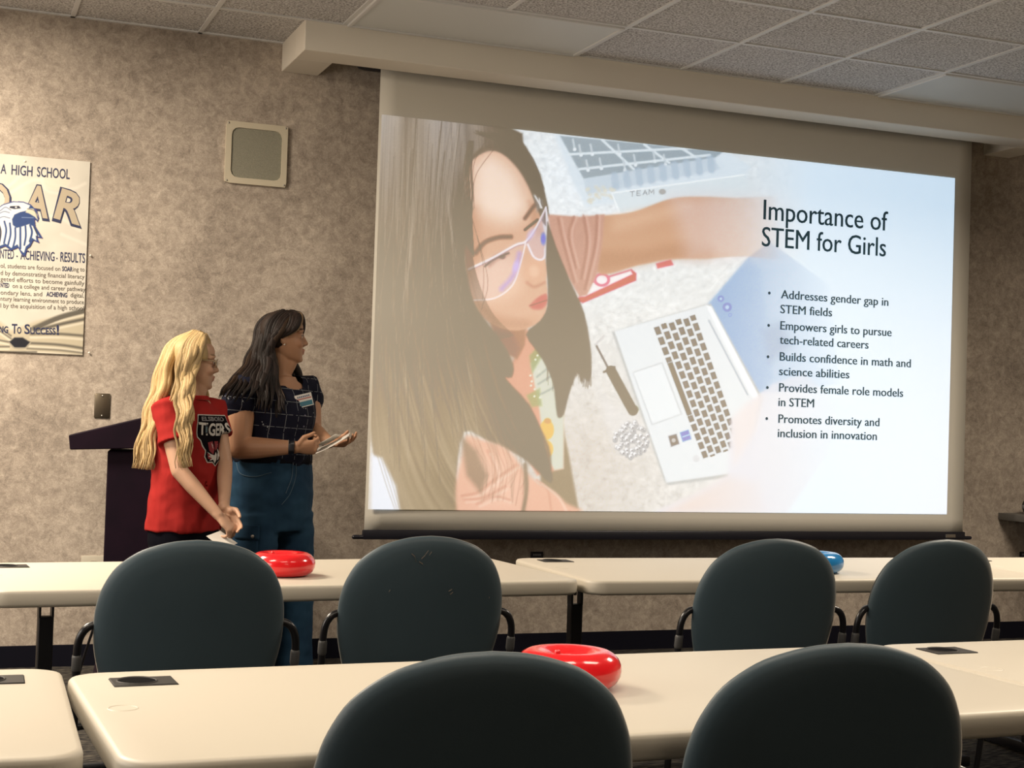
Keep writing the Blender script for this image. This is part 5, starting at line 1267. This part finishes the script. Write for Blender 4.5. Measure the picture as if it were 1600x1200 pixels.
# small clip on the shirt front
h = bv.ray_cast(B(322, 669, 0)+Vector((0, -.5, 0)), Vector((0, 1, 0))); q = (h[0] if h[0] else B(322, 669, -.12))
bm = bmesh.new(); box(bm, q+Vector((-.006, -.016, -.022)), q+Vector((.006, -.004, .014)), .003, 2); mc = obj('clip_microphone', bm, M_bar, shirt, sharp=40)
bm = bmesh.new(); box(bm, q+Vector((-.003, -.018, -.018)), q+Vector((.003, -.015, .006)), .001, 1); obj('clip_face', bm, mat('blue_grey_clip', (.10, .17, .20), .3), mc)
# trousers, shoes
M_trs = mat('black_jersey', (.004, .004, .007), .9, spec=.05)
bm = bmesh.new(); torso(bm, [(B(*c), w, d) for c, w, d in (((287, 872), .145, .108), ((287, 845), .160, .122), ((287, 810), .156, .120))], bx_, bf); hems = []
for s in (-1, 1):
    a = B(287, 855, 0)+bx_*s*.078; kn = B(287, 950, 0)+bx_*s*.085; an = Vector((kn.x, kn.y+.02, .06)); hems.append(an)
    tube(bm, [a, kn, an], [.088, .066, .056], bf, 18, caps=False)
me = fuse(bm, .007, 3, .5); link('trousers', me, M_trs, pb_, True)
shoes(pb_, [(q.x, q.y, 0) for q in hems], bf, M_trs, mat('grey_sole', (.3, .3, .3), .6))
# long blonde hair
M_hairB = hair_material('blonde_hair', .45); rnd = np.random.default_rng(9)
def g(*p): return [tuple(B(a, b, c)) for a, b, c in p]
locks = []
locks += fan(g((302, 517, .02), (264, 545, .03), (246, 600, .02), (226, 670, -.01), (208, 738, -.03)), g((304, 516, -.01), (276, 545, -.03), (262, 600, -.05), (247, 670, -.08), (238, 742, -.10)), 110, (-.05, .04), .0085, .0055, .15, rnd, .035)
locks += fan(g((302, 517, .03), (270, 545, .06), (262, 600, .05), (250, 650, .04), (236, 720, .02)), g((304, 517, .05), (285, 540, .085), (282, 600, .07), (272, 650, .05), (252, 700, .02)), 44, (-.03, .03), .0095, .0055, .15, rnd, .05)
locks += fan(g((306, 516, -.02), (285, 545, -.075), (280, 575, -.088), (276, 605, -.10), (262, 632, -.14)), g((308, 516, -.02), (292, 545, -.08), (288, 575, -.09), (284, 610, -.11), (268, 640, -.15)), 22, (-.01, .015), .008, .003, .11, rnd, .08)
locks += fan(g((308, 516, -.025), (290, 545, -.080), (284, 595, -.10), (281, 655, -.18), (282, 742, -.225)), g((318, 520, -.03), (306, 545, -.078), (297, 590, -.095), (296, 650, -.175), (297, 738, -.225)), 84, (-.015, .02), .0066, .0065, .125, rnd, .05)
locks += fan(g((318, 520, -.03), (312, 540, -.073), (301, 575, -.088), (296, 620, -.13), (297, 690, -.20)), g((323, 523, -.025), (317, 540, -.066), (308, 562, -.080), (300, 590, -.092), (297, 650, -.17)), 24, (-.006, .008), .0060, .005, .12, rnd, .06)
locks += fan(g((310, 516, .02), (308, 540, .08), (306, 580, .09), (312, 620, .08), (318, 645, .02)), g((322, 522, .02), (324, 545, .066), (318, 580, .072), (318, 612, .06), (322, 640, -.02)), 18, (-.01, .015), .010, .006, .1, rnd, .06)
cols = [np.array((.50, .355, .165))*rnd.uniform(.62, 1.25)+np.array((0, 0, .02))*rnd.uniform() for _ in locks]
hB = lock_mesh('hair', locks, M_hairB, pb_, cols)
bm = bmesh.new(); M3 = hb.M(); ball(bm, hb.P(-.012, 0, .024), (.098, .082, .098), 30, M3)
for v in list(bm.verts):
    x, y, z = hb.local(np.array(v.co)[None])
    if x[0] > .055 and z[0] < .075 or z[0] < -.06 or (x[0] > .02 and z[0] < .0): bm.verts.remove(v)
cap = obj('scalp_hair', bm, M_hairB, hB, smooth=True); set_col(cap.data, np.tile((.44, .31, .14), (len(cap.data.vertices), 1)))
sm = cap.modifiers.new('t', 'SOLIDIFY'); sm.thickness = .006
# folded white card in her hands
P = [B(*p) for p in ((322, 838, -.235), (344, 830, -.20), (371, 850, -.22), (350, 860, -.26))]
bm = bmesh.new(); bm.faces.new([bm.verts.new(p) for p in P]); o = obj('note_card', bm, M_paper); s = o.modifiers.new('t', 'SOLIDIFY'); s.thickness = .0015
o.matrix_world = Matrix.LocRotScale(Vector((.97379, 6.22, 0)), Matrix.Rotation(-.155297, 3, 'Z'), None)
tag(o, 'white note card in the clasped hands of the blonde presenter', 'paper')
